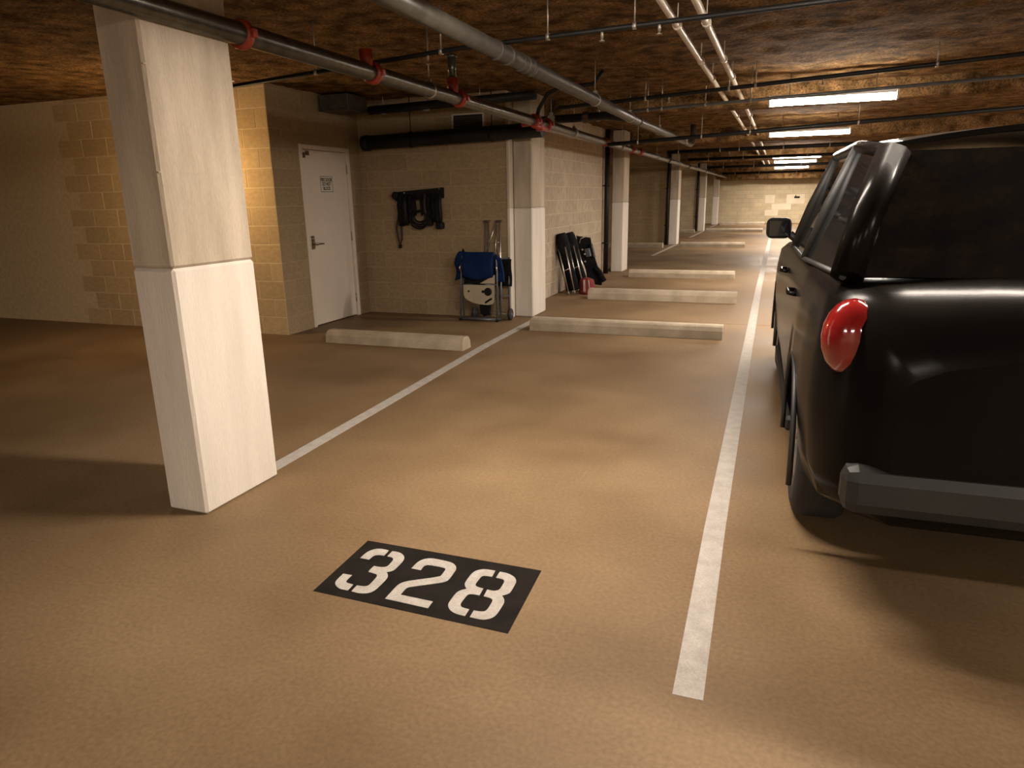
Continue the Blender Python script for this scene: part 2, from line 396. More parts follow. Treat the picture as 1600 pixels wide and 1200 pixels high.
mb = MB().tube([(-0.01, -0.385, 1.01), (0.045, -0.385, 1.01), (0.052, -0.37, 1.008), (0.052, -0.25, 1.0)], 0.010, 10); mb.build('lever', M_STEEL, leaf)
mb = MB().lathe((-0.008, -0.385, 1.065), (1, 0, 0), [(0, 0.016), (0.012, 0.016), (0.016, 0.010)], 14); mb.build('lock_cylinder', M_STEEL, leaf)
MB().box(-0.015, 0.016, -0.475, -0.463, 0.98, 1.08, 0.002).build('strike_plate', M_STEEL, dr)
mb = MB(); mb.box(-0.018, -0.006, -0.425, -0.385, 2.0, 2.06, 0.003); mb.build('door_contact', M_BROWNCAP, leaf)
mb = MB(); mb.box(-0.018, -0.004, -0.37, -0.31, 2.03, 2.08, 0.003); mb.build('door_contact', M_BROWNCAP, leaf)

def text_mesh(body, size, name, m, parent, loc, rot, ext=0.0008, sx=1.0):
    cu = bpy.data.curves.new(name, 'FONT'); cu.body = body; cu.size = size; cu.extrude = ext; cu.offset = size*0.03
    cu.align_x = 'CENTER'; cu.align_y = 'CENTER'
    tmp = bpy.data.objects.new(name+'_tmp', cu); COL.objects.link(tmp)
    me = bpy.data.meshes.new_from_object(tmp.evaluated_get(bpy.context.evaluated_depsgraph_get()))
    bpy.data.objects.remove(tmp); bpy.data.curves.remove(cu)
    me.materials.clear(); me.materials.append(m)
    o = bpy.data.objects.new(name, me); COL.objects.link(o); o.parent = parent; o.location = loc; o.rotation_euler = rot; o.scale = (sx, 1, 1)
    return o
sg = thing('door_sign', 'small white notice with black lettering on the cream door', 'sign', (-5.268, 7.582, 1.705))
MB().box(0.0, 0.004, -0.142, 0.142, -0.108, 0.108, 0.001).build('sign_panel', M_SIGN, sg)
mb = MB()
for a in (-0.128, 0.122): mb.box(0.004, 0.0048, a, a+0.006, -0.094, 0.094)
for a in (-0.094, 0.088): mb.box(0.004, 0.0048, -0.122, 0.122, a, a+0.006)
mb.build('sign_border', M_INK, sg)
for t, z in (('FIRE DOOR', 0.05), ('DO NOT', 0.0), ('BLOCK', -0.052)):
    text_mesh(t, 0.058, 'lettering', M_INK, sg, (0.0045, 0, z), (math.pi/2, 0, math.pi/2), sx=0.78)

# ---- door_2: narrow view of a door next to the second pillar
d2 = bpy.data.objects.new('door_2', None); COL.objects.link(d2); d2.location = (-3.255, 9.33, 0)
struct(d2, 'white framed storage door seen edge on beside the second pillar', 'door')
mb = MB(); mb.box(-0.10, 0.012, 0.255, 0.31, 0, 2.15, 0.004); mb.box(-0.10, 0.012, -0.31, 0.255, 2.10, 2.15, 0.004); mb.build('door_frame', M_CONCW, d2)
MB().box(-0.05, -0.01, -0.31, 0.25, 0.01, 2.095, 0.003).build('door_leaf', M_CONCW, d2)
for z in (0.30, 1.12, 1.88):
    MB().tube([(0.0, 0.258, z-0.06), (0.0, 0.258, z+0.06)], 0.011, 10).build('hinge', M_STEEL, d2)

# ================================================================== PILLARS
def pillar(x0, x1, y0, y1, zp, label, strip=False, top=CEIL):
    cx, cy = (x0+x1)/2, (y0+y1)/2
    t = thing('pillar', label, 'pillar', (cx, cy, 0), group='concrete pillars with a cream painted base')
    a, b, c, d = x0-cx, x1-cx, y0-cy, y1-cy
    MB().box(a, b, c, d, zp+0.001, top-0.01, 0.012).build('concrete_shaft', M_CONC, t)
    MB().box(a-0.002, b+0.002, c-0.002, d+0.002, 0.0, zp, 0.013).build('painted_base', M_CONCW, t)
    if strip:
        MB().box(a-0.04, a-0.004, c-0.135, c+0.12, 0.0, zp, 0.004).build('corner_strip', M_CONCW, t)
        MB().box(a-0.04, a-0.004, c-0.135, c+0.12, zp+0.002, top-0.01, 0.004).build('corner_strip', M_CONC, t)
    # formwork seams on the shaft
    for z in (zp+0.42, zp+0.86):
        MB().box(a-0.0015, b+0.0015, c-0.0015, d+0.0015, z, z+0.005).build('formwork_seam', M_CONC, t)
    return t
pillar(-2.80, -2.555, 2.44, 2.978, 1.215, 'large near concrete pillar at the left with cream painted base')
pillar(-3.128, -2.885, 8.47, 9.0, 1.375, 'concrete pillar with cream base between the two groups of folded chairs', strip=True)
pillar(-3.14, -2.905, 14.18, 14.70, 1.375, 'concrete pillar with cream base just past the black folded chairs')
pillar(-3.15, -2.90, 22.38, 22.90, 1.36, 'fourth concrete pillar along the row, cream painted base')
pillar(-3.15, -2.90, 30.85, 31.35, 1.36, 'fifth concrete pillar along the row, cream painted base')
pillar(-3.16, -2.89, 37.6, 38.1, 1.36, 'farthest concrete pillar of the row before the end wall')

# ================================================================== FLOOR MARKINGS
def strip_line(pts, w, label, z=0.0):
    mb = MB(); P = [Vector((x, y, 0)) for x, y in pts]
    L_, R_ = [], []
    for i, p in enumerate(P):
        d = (P[min(i+1, len(P)-1)]-P[max(i-1, 0)]).normalized(); n = Vector((-d.y, d.x, 0))
        L_.append(p+n*w/2); R_.append(p-n*w/2)
    t = Vector((0, 0, 0.0018))
    vl = [mb.bm.verts.new(p) for p in L_]; vr = [mb.bm.verts.new(p) for p in R_]
    tl = [mb.bm.verts.new(p+t) for p in L_]; tr = [mb.bm.verts.new(p+t) for p in R_]
    for i in range(len(P)-1):
        mb.bm.faces.new((tl[i], tr[i], tr[i+1], tl[i+1])); mb.bm.faces.new((vl[i], vl[i+1], vr[i+1], vr[i]))
        mb.bm.faces.new((vl[i], tl[i], tl[i+1], vl[i+1])); mb.bm.faces.new((vr[i], vr[i+1], tr[i+1], tr[i]))
    mb.bm.faces.new((vl[0], vr[0], tr[0], tl[0])); mb.bm.faces.new((vl[-1], tl[-1], tr[-1], vr[-1]))
    return tag(mb.build('parking_line', M_PAINT), label, 'line', 'white painted parking lines')
strip_line([(-0.152, 1.886), (-0.168, 3.08), (-0.187, 7.03), (-0.209, 12.1), (-0.20, 25), (-0.20, 38.2)], 0.093, 'long white painted line running beside the dark car')
strip_line([(-2.655, 2.985), (-2.70, 4.4), (-2.79, 6.63), (-2.795, 8.35)], 0.095, 'white painted line from the near pillar to the second pillar')
strip_line([(-2.95, 18.2), (-2.92, 22.3)], 0.095, 'short white line ending at the fourth pillar')
strip_line([(-2.93, 26.3), (-2.90, 30.8)], 0.095, 'short white line ending at the fifth pillar')
strip_line([(-2.93, 34.3), (-2.90, 37.5)], 0.095, 'short white line ending at the farthest pillar')

DIGITS = {'three':[[(-0.365,0.073),(-0.366,0.097),(-0.365,0.124),(-0.358,0.147),(-0.344,0.165),(-0.327,0.173),(-0.303,0.174),(-0.281,0.171),(-0.278,0.149),(-0.277,0.124),(-0.294,0.123),(-0.311,0.118),(-0.319,0.108),(-0.321,0.092),(-0.321,0.073),(-0.341,0.073)],[(-0.262,0.17),(-0.241,0.172),(-0.22,0.168),(-0.198,0.155),(-0.184,0.138),(-0.175,0.113),(-0.173,0.077),(-0.173,0.031),(-0.182,0.016),(-0.196,0.006),(-0.181,-0.008),(-0.17,-0.028),(-0.167,-0.05),(-0.166,-0.085),(-0.167,-0.121),(-0.171,-0.142),(-0.183,-0.159),(-0.2,-0.167),(-0.22,-0.171),(-0.253,-0.168),(-0.256,-0.145),(-0.256,-0.123),(-0.237,-0.122),(-0.223,-0.12),(-0.212,-0.112),(-0.211,-0.096),(-0.212,-0.068),(-0.215,-0.039),(-0.222,-0.026),(-0.232,-0.021),(-0.27,-0.016),(-0.272,0.008),(-0.272,0.033),(-0.254,0.032),(-0.237,0.034),(-0.222,0.04),(-0.215,0.053),(-0.217,0.075),(-0.219,0.102),(-0.228,0.117),(-0.239,0.122),(-0.261,0.123),(-0.262,0.145)],[(-0.361,-0.063),(-0.319,-0.062),(-0.319,-0.076),(-0.318,-0.103),(-0.313,-0.115),(-0.303,-0.12),(-0.274,-0.123),(-0.272,-0.145),(-0.271,-0.167),(-0.29,-0.168),(-0.309,-0.167),(-0.328,-0.158),(-0.345,-0.145),(-0.355,-0.129),(-0.359,-0.109)]],'two':[[(-0.111,0.066),(-0.112,0.114),(-0.105,0.14),(-0.094,0.156),(-0.075,0.168),(-0.051,0.171),(0.017,0.167),(0.041,0.159),(0.061,0.141),(0.071,0.12),(0.074,0.098),(0.078,0.033),(0.07,0.016),(0.056,0.002),(-0.049,-0.066),(-0.056,-0.076),(-0.057,-0.086),(-0.055,-0.127),(0.087,-0.129),(0.09,-0.176),(-0.099,-0.171),(-0.102,-0.073),(-0.097,-0.053),(-0.086,-0.037),(-0.07,-0.023),(0.033,0.045),(0.033,0.061),(0.031,0.097),(0.027,0.109),(0.017,0.115),(-0.056,0.116),(-0.068,0.105),(-0.07,0.092),(-0.067,0.066)]],'eight':[[(0.231,0.161),(0.236,0.112),(0.205,0.111),(0.195,0.103),(0.193,0.088),(0.193,0.042),(0.199,0.028),(0.211,0.022),(0.236,0.019),(0.241,-0.031),(0.209,-0.032),(0.198,-0.038),(0.194,-0.052),(0.194,-0.103),(0.199,-0.117),(0.207,-0.127),(0.219,-0.13),(0.242,-0.132),(0.244,-0.177),(0.208,-0.175),(0.184,-0.166),(0.165,-0.15),(0.153,-0.132),(0.149,-0.115),(0.146,-0.046),(0.154,-0.024),(0.174,-0.004),(0.16,0.011),(0.151,0.028),(0.148,0.05),(0.146,0.107),(0.153,0.134),(0.168,0.15),(0.185,0.16)],[(0.252,0.16),(0.286,0.159),(0.31,0.149),(0.329,0.135),(0.341,0.115),(0.345,0.098),(0.349,0.028),(0.342,0.012),(0.325,-0.005),(0.339,-0.02),(0.349,-0.039),(0.352,-0.061),(0.353,-0.129),(0.346,-0.153),(0.333,-0.168),(0.316,-0.177),(0.296,-0.179),(0.264,-0.177),(0.261,-0.133),(0.287,-0.132),(0.302,-0.126),(0.306,-0.115),(0.307,-0.098),(0.305,-0.052),(0.299,-0.041),(0.287,-0.034),(0.259,-0.032),(0.254,0.017),(0.274,0.015),(0.29,0.019),(0.301,0.032),(0.3,0.058),(0.298,0.09),(0.293,0.103),(0.283,0.11),(0.254,0.111)]]}
bn = thing('bay_number', 'black painted floor rectangle with stencilled white number 328', 'bay number', (-1.225, 2.235, 0))
mb = MB(); P = [(-0.402, -0.213), (0.433, -0.224), (0.412, 0.225), (-0.42, 0.224)]
mb.prism([Vector((x, y, 0)) for x, y in P], (0, 0, 0.0012)); mb.build('painted_ground', M_BLACKPAINT, bn)
def smooth_poly(pl):
    # round only the shallow corners (traced curves), keep the sharp stencil corners
    out = []; n = len(pl)
    for i in range(n):
        a, b, c = Vector(pl[i-1]), Vector(pl[i]), Vector(pl[(i+1) % n])
        d1, d2_ = (b-a), (c-b)
        ang = abs(d1.angle(d2_)) if d1.length > 1e-6 and d2_.length > 1e-6 else 0
        if ang < math.radians(62):
            out += [b - d1*0.25, b + d2_*0.25]
        else: out.append(b)
    return out
for dname in ('three', 'two', 'eight'):
    mb = MB()
    for pl in DIGITS[dname]:
        q = smooth_poly(pl)
        lo = [mb.bm.verts.new((p[0], p[1], 0.0013)) for p in q]; hi = [mb.bm.verts.new((p[0], p[1], 0.0025)) for p in q]
        for i in range(len(q)): mb.bm.faces.new((lo[i], lo[(i+1) % len(q)], hi[(i+1) % len(q)], hi[i]))
        for tri in tessellate_polygon([[Vector((p[0], p[1], 0)) for p in q]]):
            mb.bm.faces.new([hi[i] for i in tri]); mb.bm.faces.new([lo[i] for i in reversed(tri)])
    d = mb.build('digit', M_PAINT, bn); d['label'] = 'stencilled white numeral ' + dname

# ================================================================== WHEEL STOPS
def wheel_stop(x0, x1, y0, h, label, dep=0.21):
    prof = [(0, 0), (0.012, h*0.62), (0.04, h*0.9), (0.065, h), (dep-0.065, h), (dep-0.04, h*0.9), (dep-0.012, h*0.62), (dep, 0)]
    t = thing('wheel_stop', label, 'wheel stop', ((x0+x1)/2, y0+dep/2, 0), group='concrete wheel stops')
    hw = (x1-x0)/2
    mb = MB(); mb.prism([Vector((-hw, y-dep/2, z)) for y, z in prof], (2*hw, 0, 0))
    es = [e for e in mb.bm.edges if (abs(abs(e.verts[0].co.x)-hw) < 1e-5 and abs(e.verts[0].co.x-e.verts[1].co.x) < 1e-5) and max(e.verts[0].co.z, e.verts[1].co.z) > 0.01]
    bmesh.ops.bevel(mb.bm, geom=es, offset=0.008, segments=1, affect='EDGES')
    mb.build('body', M_STOP, t)
    for s in (-1, 1):   # anchor pin heads
        MB().lathe((s*(hw-0.3), 0, h-0.001), (0, 0, 1), [(0, 0.013), (0.004, 0.012)], 10).build('anchor_pin', M_ROD, t)
    return t
wheel_stop(-4.57, -2.91, 6.31, 0.13, 'concrete wheel stop in the left bay in front of the cream door')
wheel_stop(-2.63, -0.46, 7.57, 0.14, 'concrete wheel stop of the nearest bay beside the second pillar', 0.24)
wheel_stop(-2.62, -0.46, 10.24, 0.15, 'concrete wheel stop beside the black folded chairs', 0.24)
wheel_stop(-2.60, -0.66, 13.28, 0.135, 'concrete wheel stop just before the third pillar', 0.24)
wheel_stop(-2.67, -0.83, 21.4, 0.14, 'concrete wheel stop level with the fourth pillar', 0.24)
wheel_stop(-2.73, -0.53, 29.9, 0.16, 'concrete wheel stop level with the fifth pillar', 0.24)
wheel_stop(-2.73, -0.60, 37.0, 0.15, 'farthest concrete wheel stop in front of the end wall', 0.24)
wheel_stop(-4.90, -3.12, 21.0, 0.14, 'dim wheel stop in the recess left of the fourth pillar')
wheel_stop(-4.90, -3.12, 29.5, 0.14, 'dim wheel stop in the recess left of the fifth pillar')

# ================================================================== LIGHTS
def strip_light(x0, y, z, label, ln=1.24, power=LAMP_POWER, col=LAMP_COL, along='x', lens=None):
    t = thing('strip_light', label, 'ceiling light', (x0+ln/2 if along == 'x' else x0, y, z), (0, 0, 0 if along == 'x' else math.pi/2), 'fluorescent strip lights')
    h = ln/2
    MB().box(-h, h, -0.046, 0.046, 0.022, 0.07, 0.008).build('housing', M_WHITEMETAL, t)
    mb = MB(); n = 14; pr = []
    for i in range(n+1):
        a = math.radians(-12)+math.radians(204)*i/n; pr.append((-0.048*math.cos(a), 0.012-0.048*math.sin(a)))
    mb.prism([Vector((-h+0.02, p[0], p[1])) for p in pr], (2*h-0.04, 0, 0)); mb.build('lens', lens or M_LENS, t)
    for s in (-1, 1):
        MB().box(s*h-0.012, s*h+0.012, -0.052, 0.052, -0.04, 0.072, 0.006).build('end_cap', M_WHITEMETAL, t)
        MB().tube([(s*(h-0.2), 0, 0.07), (s*(h-0.2), 0, CEIL-z)], 0.005, 8).build('hanger_rod', M_ROD, t)
    ld = bpy.data.lights.new('lamp', 'AREA'); ld.shape = 'RECTANGLE'; ld.size = ln-0.06; ld.size_y = 0.085
    ld.energy = power; ld.color = col
    lo = bpy.data.objects.new('lamp', ld); COL.objects.link(lo); lo.parent = t; lo.location = (0, 0, -0.045)
    return t
for x, y, pw, lb in ((-0.18, -4.6, 1.8, 'unseen strip light added behind the camera'), (-3.6, -4.4, 1.8, 'unseen strip light added behind the near pillar on the left'), (0.32, 3.55, 0.9, 'unseen strip light added above the dark car'), (-1.35, 3.25, 0.8, 'unseen strip light added between the near pillar and the dark car'),  # these unseen lamps are added to brighten front faces and the near bay
              (-0.18, 8.61, 1.25, 'nearest visible lit strip light beneath the ceiling'), (-0.24, 13.2, 1.35, 'second visible lit strip light along the row'),
              (-0.26, 21.4, 1.6, 'third visible lit strip light along the row'), (-0.24, 24.6, 1.4, 'fourth visible lit strip light along the row'),
              (-0.27, 30.2, 2.0, 'fifth visible lit strip light along the row'), (-0.26, 36.2, 2.4, 'last lit strip light close to the end wall'),
              (3.6, -3.2, 1.3, 'unseen strip light added over the driving aisle on the far right behind the camera'), (3.6, 0.6, 1.3, 'unseen strip light added over the aisle right of the dark car'),  # right-hand row is added out of view for more sideways light
              (3.6, 9.8, 1.0, 'unseen strip light added on the right beyond the dark car'), (3.6, 17.0, 2.5, 'unseen strip light added on the right further down the garage')):  # rest of the added unseen right-hand row
    strip_light(x, y, 2.45, lb, power=LAMP_POWER*pw, lens=M_LENS_DIM if x == -1.35 else None)
wl = thing('added_wall_lamp', 'unseen warm globe wall lamp on an arm, added to light the ochre block wall', 'wall lamp', (-6.15, 6.55, 1.82))  # unseen lamp added to give the ochre wall its warm light
MB().lathe((0, 0.0, 0.0), (0, -1, 0), [(0, 0.07), (0.02, 0.07), (0.03, 0.05)], 20).build('wall_plate', M_WHITEMETAL, wl)
MB().tube([(0, -0.02, 0), (0, -0.3, 0.06), (0, -0.52, 0.14), (0, -0.6, 0.13), (0, -0.62, 0.09)], 0.012, 10).build('arm', M_WHITEMETAL, wl)
MB().lathe((0, -0.62, 0.075), (0, 0, 1), [(0, 0.05), (0.03, 0.03)], 18).build('socket_cap', M_WHITEMETAL, wl)
MB().blob((0, -0.62, 0.0), (0.085, 0.085, 0.085), 20, 14).build('globe', M_WARMLENS, wl)

# ================================================================== PIPES
def clamp_ring(mb, c, ax, r, w=0.03):
    mb.lathe(Vector(c)-Vector(ax).normalized()*w/2, ax, [(0, r), (0, r+0.008), (w, r+0.008), (w, r)], 16)
def coupling(c, ax, r, parent, m=M_RED, w=0.05, name='coupling', bolts=True):
    ax = Vector(ax).normalized()
    mb = MB(); mb.lathe(Vector(c)-ax*w/2, ax, [(0, r+0.002), (0.006, r+0.016), (w*0.3, r+0.019), (w*0.7, r+0.019), (w-0.006, r+0.016), (w, r+0.002)], 18)
    if bolts:
        sd = ax.cross(Vector((0, 0, 1))).normalized()
        for s in (-1, 1):
            q = Vector(c)+sd*s*(r+0.022); mb.box(q.x-0.016, q.x+0.016, q.y-0.016, q.y+0.016, q.z-0.02, q.z+0.02, 0.003)
    return mb.build(name, m, parent)
def hanger(x, y, z, r, parent, zt=CEIL-0.01, m=M_ROD):
    h = zt-z
    mb = MB(); mb.lathe((x, y-0.012, z), (0, 1, 0), [(0, r+0.001), (0, r+0.007), (0.024, r+0.007), (0.024, r+0.001)], 16)
    mb.tube([(x, y, z+r+0.004), (x, y, zt)], 0.0055, 8)
    mb.box(x-0.018, x+0.018, y-0.014, y+0.014, z+r+0.004, z+r+0.03, 0.003)
    return mb.build('hanger', m, parent)

# sprinkler main (galvanised, red couplings)
MX, MZ, MR = -2.54, 2.30, 0.052
sm = thing('sprinkler_main', 'long galvanised sprinkler main with red couplings running along the pillars', 'pipe')
MB().tube([(MX+0.04, -2.0, MZ), (MX, 4, MZ), (MX-0.03, 10, MZ), (MX, 38.4, MZ)], MR, 20).build('pipe', M_GALV, sm)
for y in (3.05, 4.27, 5.62, 7.55, 8.0): coupling((MX, y, MZ), (0, 1, 0), MR, sm)
for y in (11.0, 13.1, 13.9, 17.6, 21.6, 26.5, 31.5): coupling((MX-0.02, y, MZ), (0, 1, 0), MR, sm, M_BROWNCAP if y > 17 else M_RED, 0.05)
for y in (1.6, 5.1, 9.2, 12.2, 15.9, 19.5, 24.0, 29.0, 34.5): hanger(MX-0.01, y, MZ, MR, sm)
# outlet with capped riser by the third coupling, tee with drop by the second pillar
mb = MB(); mb.tube([(MX, 5.5, MZ+0.03), (MX, 5.5, MZ+0.14)], 0.045, 16); mb.build('red_outlet', M_RED, sm)
mb = MB(); mb.tube([(MX, 5.5, MZ+0.14), (MX, 5.5, MZ+0.30)], 0.034, 16); mb.lathe((MX, 5.5, MZ+0.29), (0, 0, 1), [(0, 0.046), (0.02, 0.046), (0.03, 0.03)], 16); mb.build('capped_riser', M_GALV, sm)
mb = MB(); mb.tube([(MX, 4.2, MZ+0.03), (MX, 4.2, MZ+0.13)], 0.042, 16); mb.build('red_outlet', M_RED, sm)
mb = MB(); mb.tube([(MX, 7.75, MZ-0.09), (MX, 7.75, MZ+0.02)], 0.04, 16); mb.tube([(MX-0.16, 7.62, MZ-0.01), (MX-0.04, 7.62, MZ)], 0.045, 16)
mb.tube([(MX+0.0, 7.55, MZ-0.05), (MX, 8.0, MZ-0.05)], 0.03, 14); mb.build('red_tee', M_RED, sm)

# big grey drain pipe ending in an upturned elbow
BX, BZ, BR = -1.71, 2.385, 0.052
bp = thing('drain_pipe', 'thick dark grey drain pipe slanting across the ceiling', 'pipe')
MB().tube([(BX+0.005, -3.0, BZ), (BX, 9, BZ), (BX+0.12, 13.6, BZ), (BX+0.125, 13.78, BZ+0.03), (BX+0.13, 13.88, BZ+0.12), (BX+0.13, 13.9, CEIL-0.01)], BR, 22).build('pipe', M_GREYPIPE, bp)
for y in (4.35, 4.55, 4.78, 4.88, 5.0, 9.1, 12.9): 
    mb = MB(); clamp_ring(mb, (BX if y < 9 else BX+0.1*(y-9)/4, y, BZ), (0, 1, 0), BR, 0.03 if y < 5 else 0.05); mb.build('band_clamp', M_GREYPIPE if y < 9 else M_BROWNCAP, bp)
for y in (1.5, 6.9, 8.6, 10.6): hanger(BX+(0.0 if y < 9 else 0.03), y, BZ, BR, bp)

# two cream pipes side by side under the ceiling
for x0, x1, lb in ((-0.735, -0.64, 'left one of the two slim cream pipes under the ceiling'), (-0.545, -0.46, 'right one of the two slim cream pipes under the ceiling')):
    wp = thing('cream_pipe', lb, 'pipe', group='cream pipes side by side')
    MB().tube([(x0-0.02, -2, 2.60), (x0, 4.5, 2.60), (x1-0.02, 13.9, 2.60), (x1, 38.0, 2.60)], 0.024, 14).build('pipe', M_WHITEPIPE, wp)
    for y in (5.2, 6.6, 7.6, 11.3, 15.8, 19, 23, 27, 33):
        xx = x0+(x1-x0)*(y-4.5)/9.4 if y < 13.9 else x1-0.02
        mb = MB(); clamp_ring(mb, (xx, y, 2.60), (0, 1, 0), 0.024, 0.04); mb.tube([(xx, y, 2.62), (xx, y, CEIL-0.01)], 0.004, 6); mb.build('pipe_clip', M_WHITEPIPE, wp)

# black cross pipes
def cross_pipe(pts, r, label, m=M_BLACKPIPE, hang=(), heads=()):
    P = [Vector(p) for p in pts]
    t = thing('branch_pipe', label, 'pipe', group='black branch pipes across the ceiling')
    MB().tube(P, r, 14).build('pipe', m, t)
    def at_x(x):
        for a, b in zip(P, P[1:]):
            if a.x <= x <= b.x: return a.lerp(b, (x-a.x)/(b.x-a.x))
        return P[-1]
    for x in hang:
        p = at_x(x)
        mb = MB(); mb.lathe(p-Vector((0.011, 0, 0)), (1, 0, 0), [(0, r+0.001), (0, r+0.006), (0.022, r+0.006), (0.022, r+0.001)], 14)
        mb.tube([p+Vector((0, 0, r)), (p.x, p.y, CEIL-0.01)], 0.005, 8); mb.build('hanger', M_ROD, t)
    for x in heads:
        p = at_x(x)
        mb = MB(); mb.tube([p, p-Vector((0, 0, r+0.03))], 0.010, 10); mb.lathe(p-Vector((0, 0, r+0.05)), (0, 0, 1), [(0, 0.016), (0.004, 0.018), (0.01, 0.006), (0.02, 0.010)], 12)
        mb.build('sprinkler_head', M_ROD, t)
    return t
cross_pipe([(-5.0, 4.6, 2.30), (-2.05, 4.6, 2.466), (3.5, 4.6, 2.60)], 0.0155, 'nearest slim black pipe crossing below the cream pipes', hang=(-3.2, -2.2, -1.45, -0.9, 1.6), heads=(-2.3, -1.1, -0.75))
cross_pipe([(-2.4, 8.0, 2.465), (-1.71, 7.9, 2.48), (0.1, 7.61, 2.53), (3.5, 7.1, 2.62)], 0.02, 'second black pipe crossing below the cream pipes', hang=(-1.4, -0.55, -0.3, 1.2), heads=(-1.15, 0.3))
cross_pipe([(-1.55, 8.0, 2.387), (-0.17, 8.0, 2.426), (3.5, 8.0, 2.53)], 0.016, 'slim conduit between the second black pipe and the nearest lamp', M_GREYTUBE, hang=(-1.4, -1.25, -0.8, -0.35))
cross_pipe([(-2.45, 10.7, 2.238), (-0.17, 10.7, 2.335), (3.5, 10.7, 2.49)], 0.028, 'black pipe crossing underneath the thick drain pipe', hang=(-2.0, -1.1, -0.45, 0.9), heads=(-1.3,))
cross_pipe([(-2.45, 16.7, 2.43), (3.5, 16.55, 2.46)], 0.04, 'black pipe crossing beyond the end of the drain pipe', hang=(-2.2, -1.3, -0.9, 0.0, 0.9), heads=(-1.1,))
cross_pipe([(-2.45, 20.6, 2.43), (3.5, 20.5, 2.45)], 0.04, 'black pipe crossing before the third visible lamp', hang=(-1.9, -1.0, 0.6), heads=(-1.3,))
cross_pipe([(-2.45, 26.2, 2.40), (3.5, 26.1, 2.42)], 0.045, 'black pipe crossing before the fifth visible lamp', hang=(-1.9, -0.9, 0.6))
cross_pipe([(-2.45, 33.2, 2.36), (3.5, 33.1, 2.38)], 0.05, 'farthest black pipe crossing near the end wall', hang=(-1.9, -0.9, 0.6))

# black soil pipe along the alcove's back wall
wp = thing('soil_pipe', 'thick black pipe running along the top of the alcove back wall', 'pipe')
MB().tube([(-5.08, 8.22, 2.215), (-2.66, 8.22, 2.269)], 0.088, 22).build('pipe', M_BLACKPIPE, wp)
MB().lathe((-5.10, 8.22, 2.215), (1, 0, 0), [(0, 0.06), (0.01, 0.098), (0.09, 0.098), (0.1, 0.09)], 22).build('end_cap', M_BLACKPIPE, wp)
for x in (-4.4, -3.3): 
    mb = MB(); z = 2.215+(x+5.08)*0.0222; mb.lathe((x-0.02, 8.22, z), (1, 0, 0), [(0, 0.089), (0, 0.096), (0.04, 0.096), (0.04, 0.089)], 20); mb.tube([(x, 8.22, z+0.09), (x, 8.22, CEIL)], 0.006, 8); mb.build('hanger', M_BLACKPIPE, wp)
# black pipe high in the alcove corner, bracketed to the ceiling
cp = thing('alcove_pipe', 'black pipe tight under the ceiling inside the door alcove', 'pipe')
MB().tube([(-4.80, 7.935, 2.566), (-2.62, 7.85, 2.60)], 0.05, 16).build('pipe', M_BLACKPIPE, cp)
for x in (-4.6, -4.0, -3.3): hanger(x, 7.95-(x+5.2)*0.039, 2.565, 0.05, cp)
# duct box over the door
db = thing('duct_box', 'dark boxed duct above the cream door under the ceiling', 'duct', (-5.02, 7.72, 2.55))
MB().box(-0.2, 0.2, -0.22, 0.2, 0.0, 0.17, 0.006).build('casing', M_GREYPIPE, db)
MB().box(-0.21, 0.21, -0.23, 0.21, -0.012, 0.0, 0.003).build('flange', M_GREYPIPE, db)
# wall vent above the black pipe
vt = thing('wall_vent', 'small rectangular cream vent frame above the black wall pipe', 'vent', (-3.66, 8.35, 2.42))
mb = MB(); mb.box(-0.215, 0.215, -0.03, 0.0, 0.075, 0.092); mb.box(-0.215, 0.215, -0.03, 0.0, -0.092, -0.075)
mb.box(-0.215, -0.198, -0.03, 0, -0.075, 0.075); mb.box(0.198, 0.215, -0.03, 0, -0.075, 0.075); mb.build('vent_frame', M_FRAME, vt)
MB().box(-0.198, 0.198, -0.008, -0.002, -0.075, 0.075).build('vent_back', M_DARKHOLE, vt)
sl = MB().box(-0.198, 0.198, -0.022, -0.006, -0.002, 0.002).xform(Matrix.Rotation(math.radians(35), 4, 'X')).mesh('slat'); sl.materials.append(M_BROWNCAP)
for k in range(6): inst('slat', sl, vt, (0, 0, -0.055+k*0.022))

# dark branch off the drain pipe towards the storage room, with red collar
br = thing('storage_branch', 'short thick black branch pipe above the storage wall', 'pipe')
MB().tube([(-3.2, 8.95, 2.44), (BX-0.3, 8.8, 2.44), (BX-0.06, 8.75, 2.40)], 0.05, 16).build('pipe', M_BLACKPIPE, br)
coupling((-2.3, 8.84, 2.44), (1, 0, 0), 0.05, br, M_BROWNCAP, 0.08)
for x in (-2.75, -2.15): hanger(x, 8.85, 2.44, 0.05, br)
br = thing('riser_bend', 'black hose bend hanging between the sprinkler main and ceiling', 'pipe')
MB().tube([(-2.52, 7.6, MZ+0.05), (-2.5, 7.6, 2.42), (-2.38, 7.55, 2.56), (-2.25, 7.5, 2.60), (-1.85, 7.4, 2.60), (-1.75, 7.4, CEIL-0.03)], 0.022, 12).build('pipe', M_BLACKPIPE, br)
coupling((-2.05, 7.45, 2.60), (1, -0.2, 0), 0.022, br, M_RED, 0.05, bolts=False)

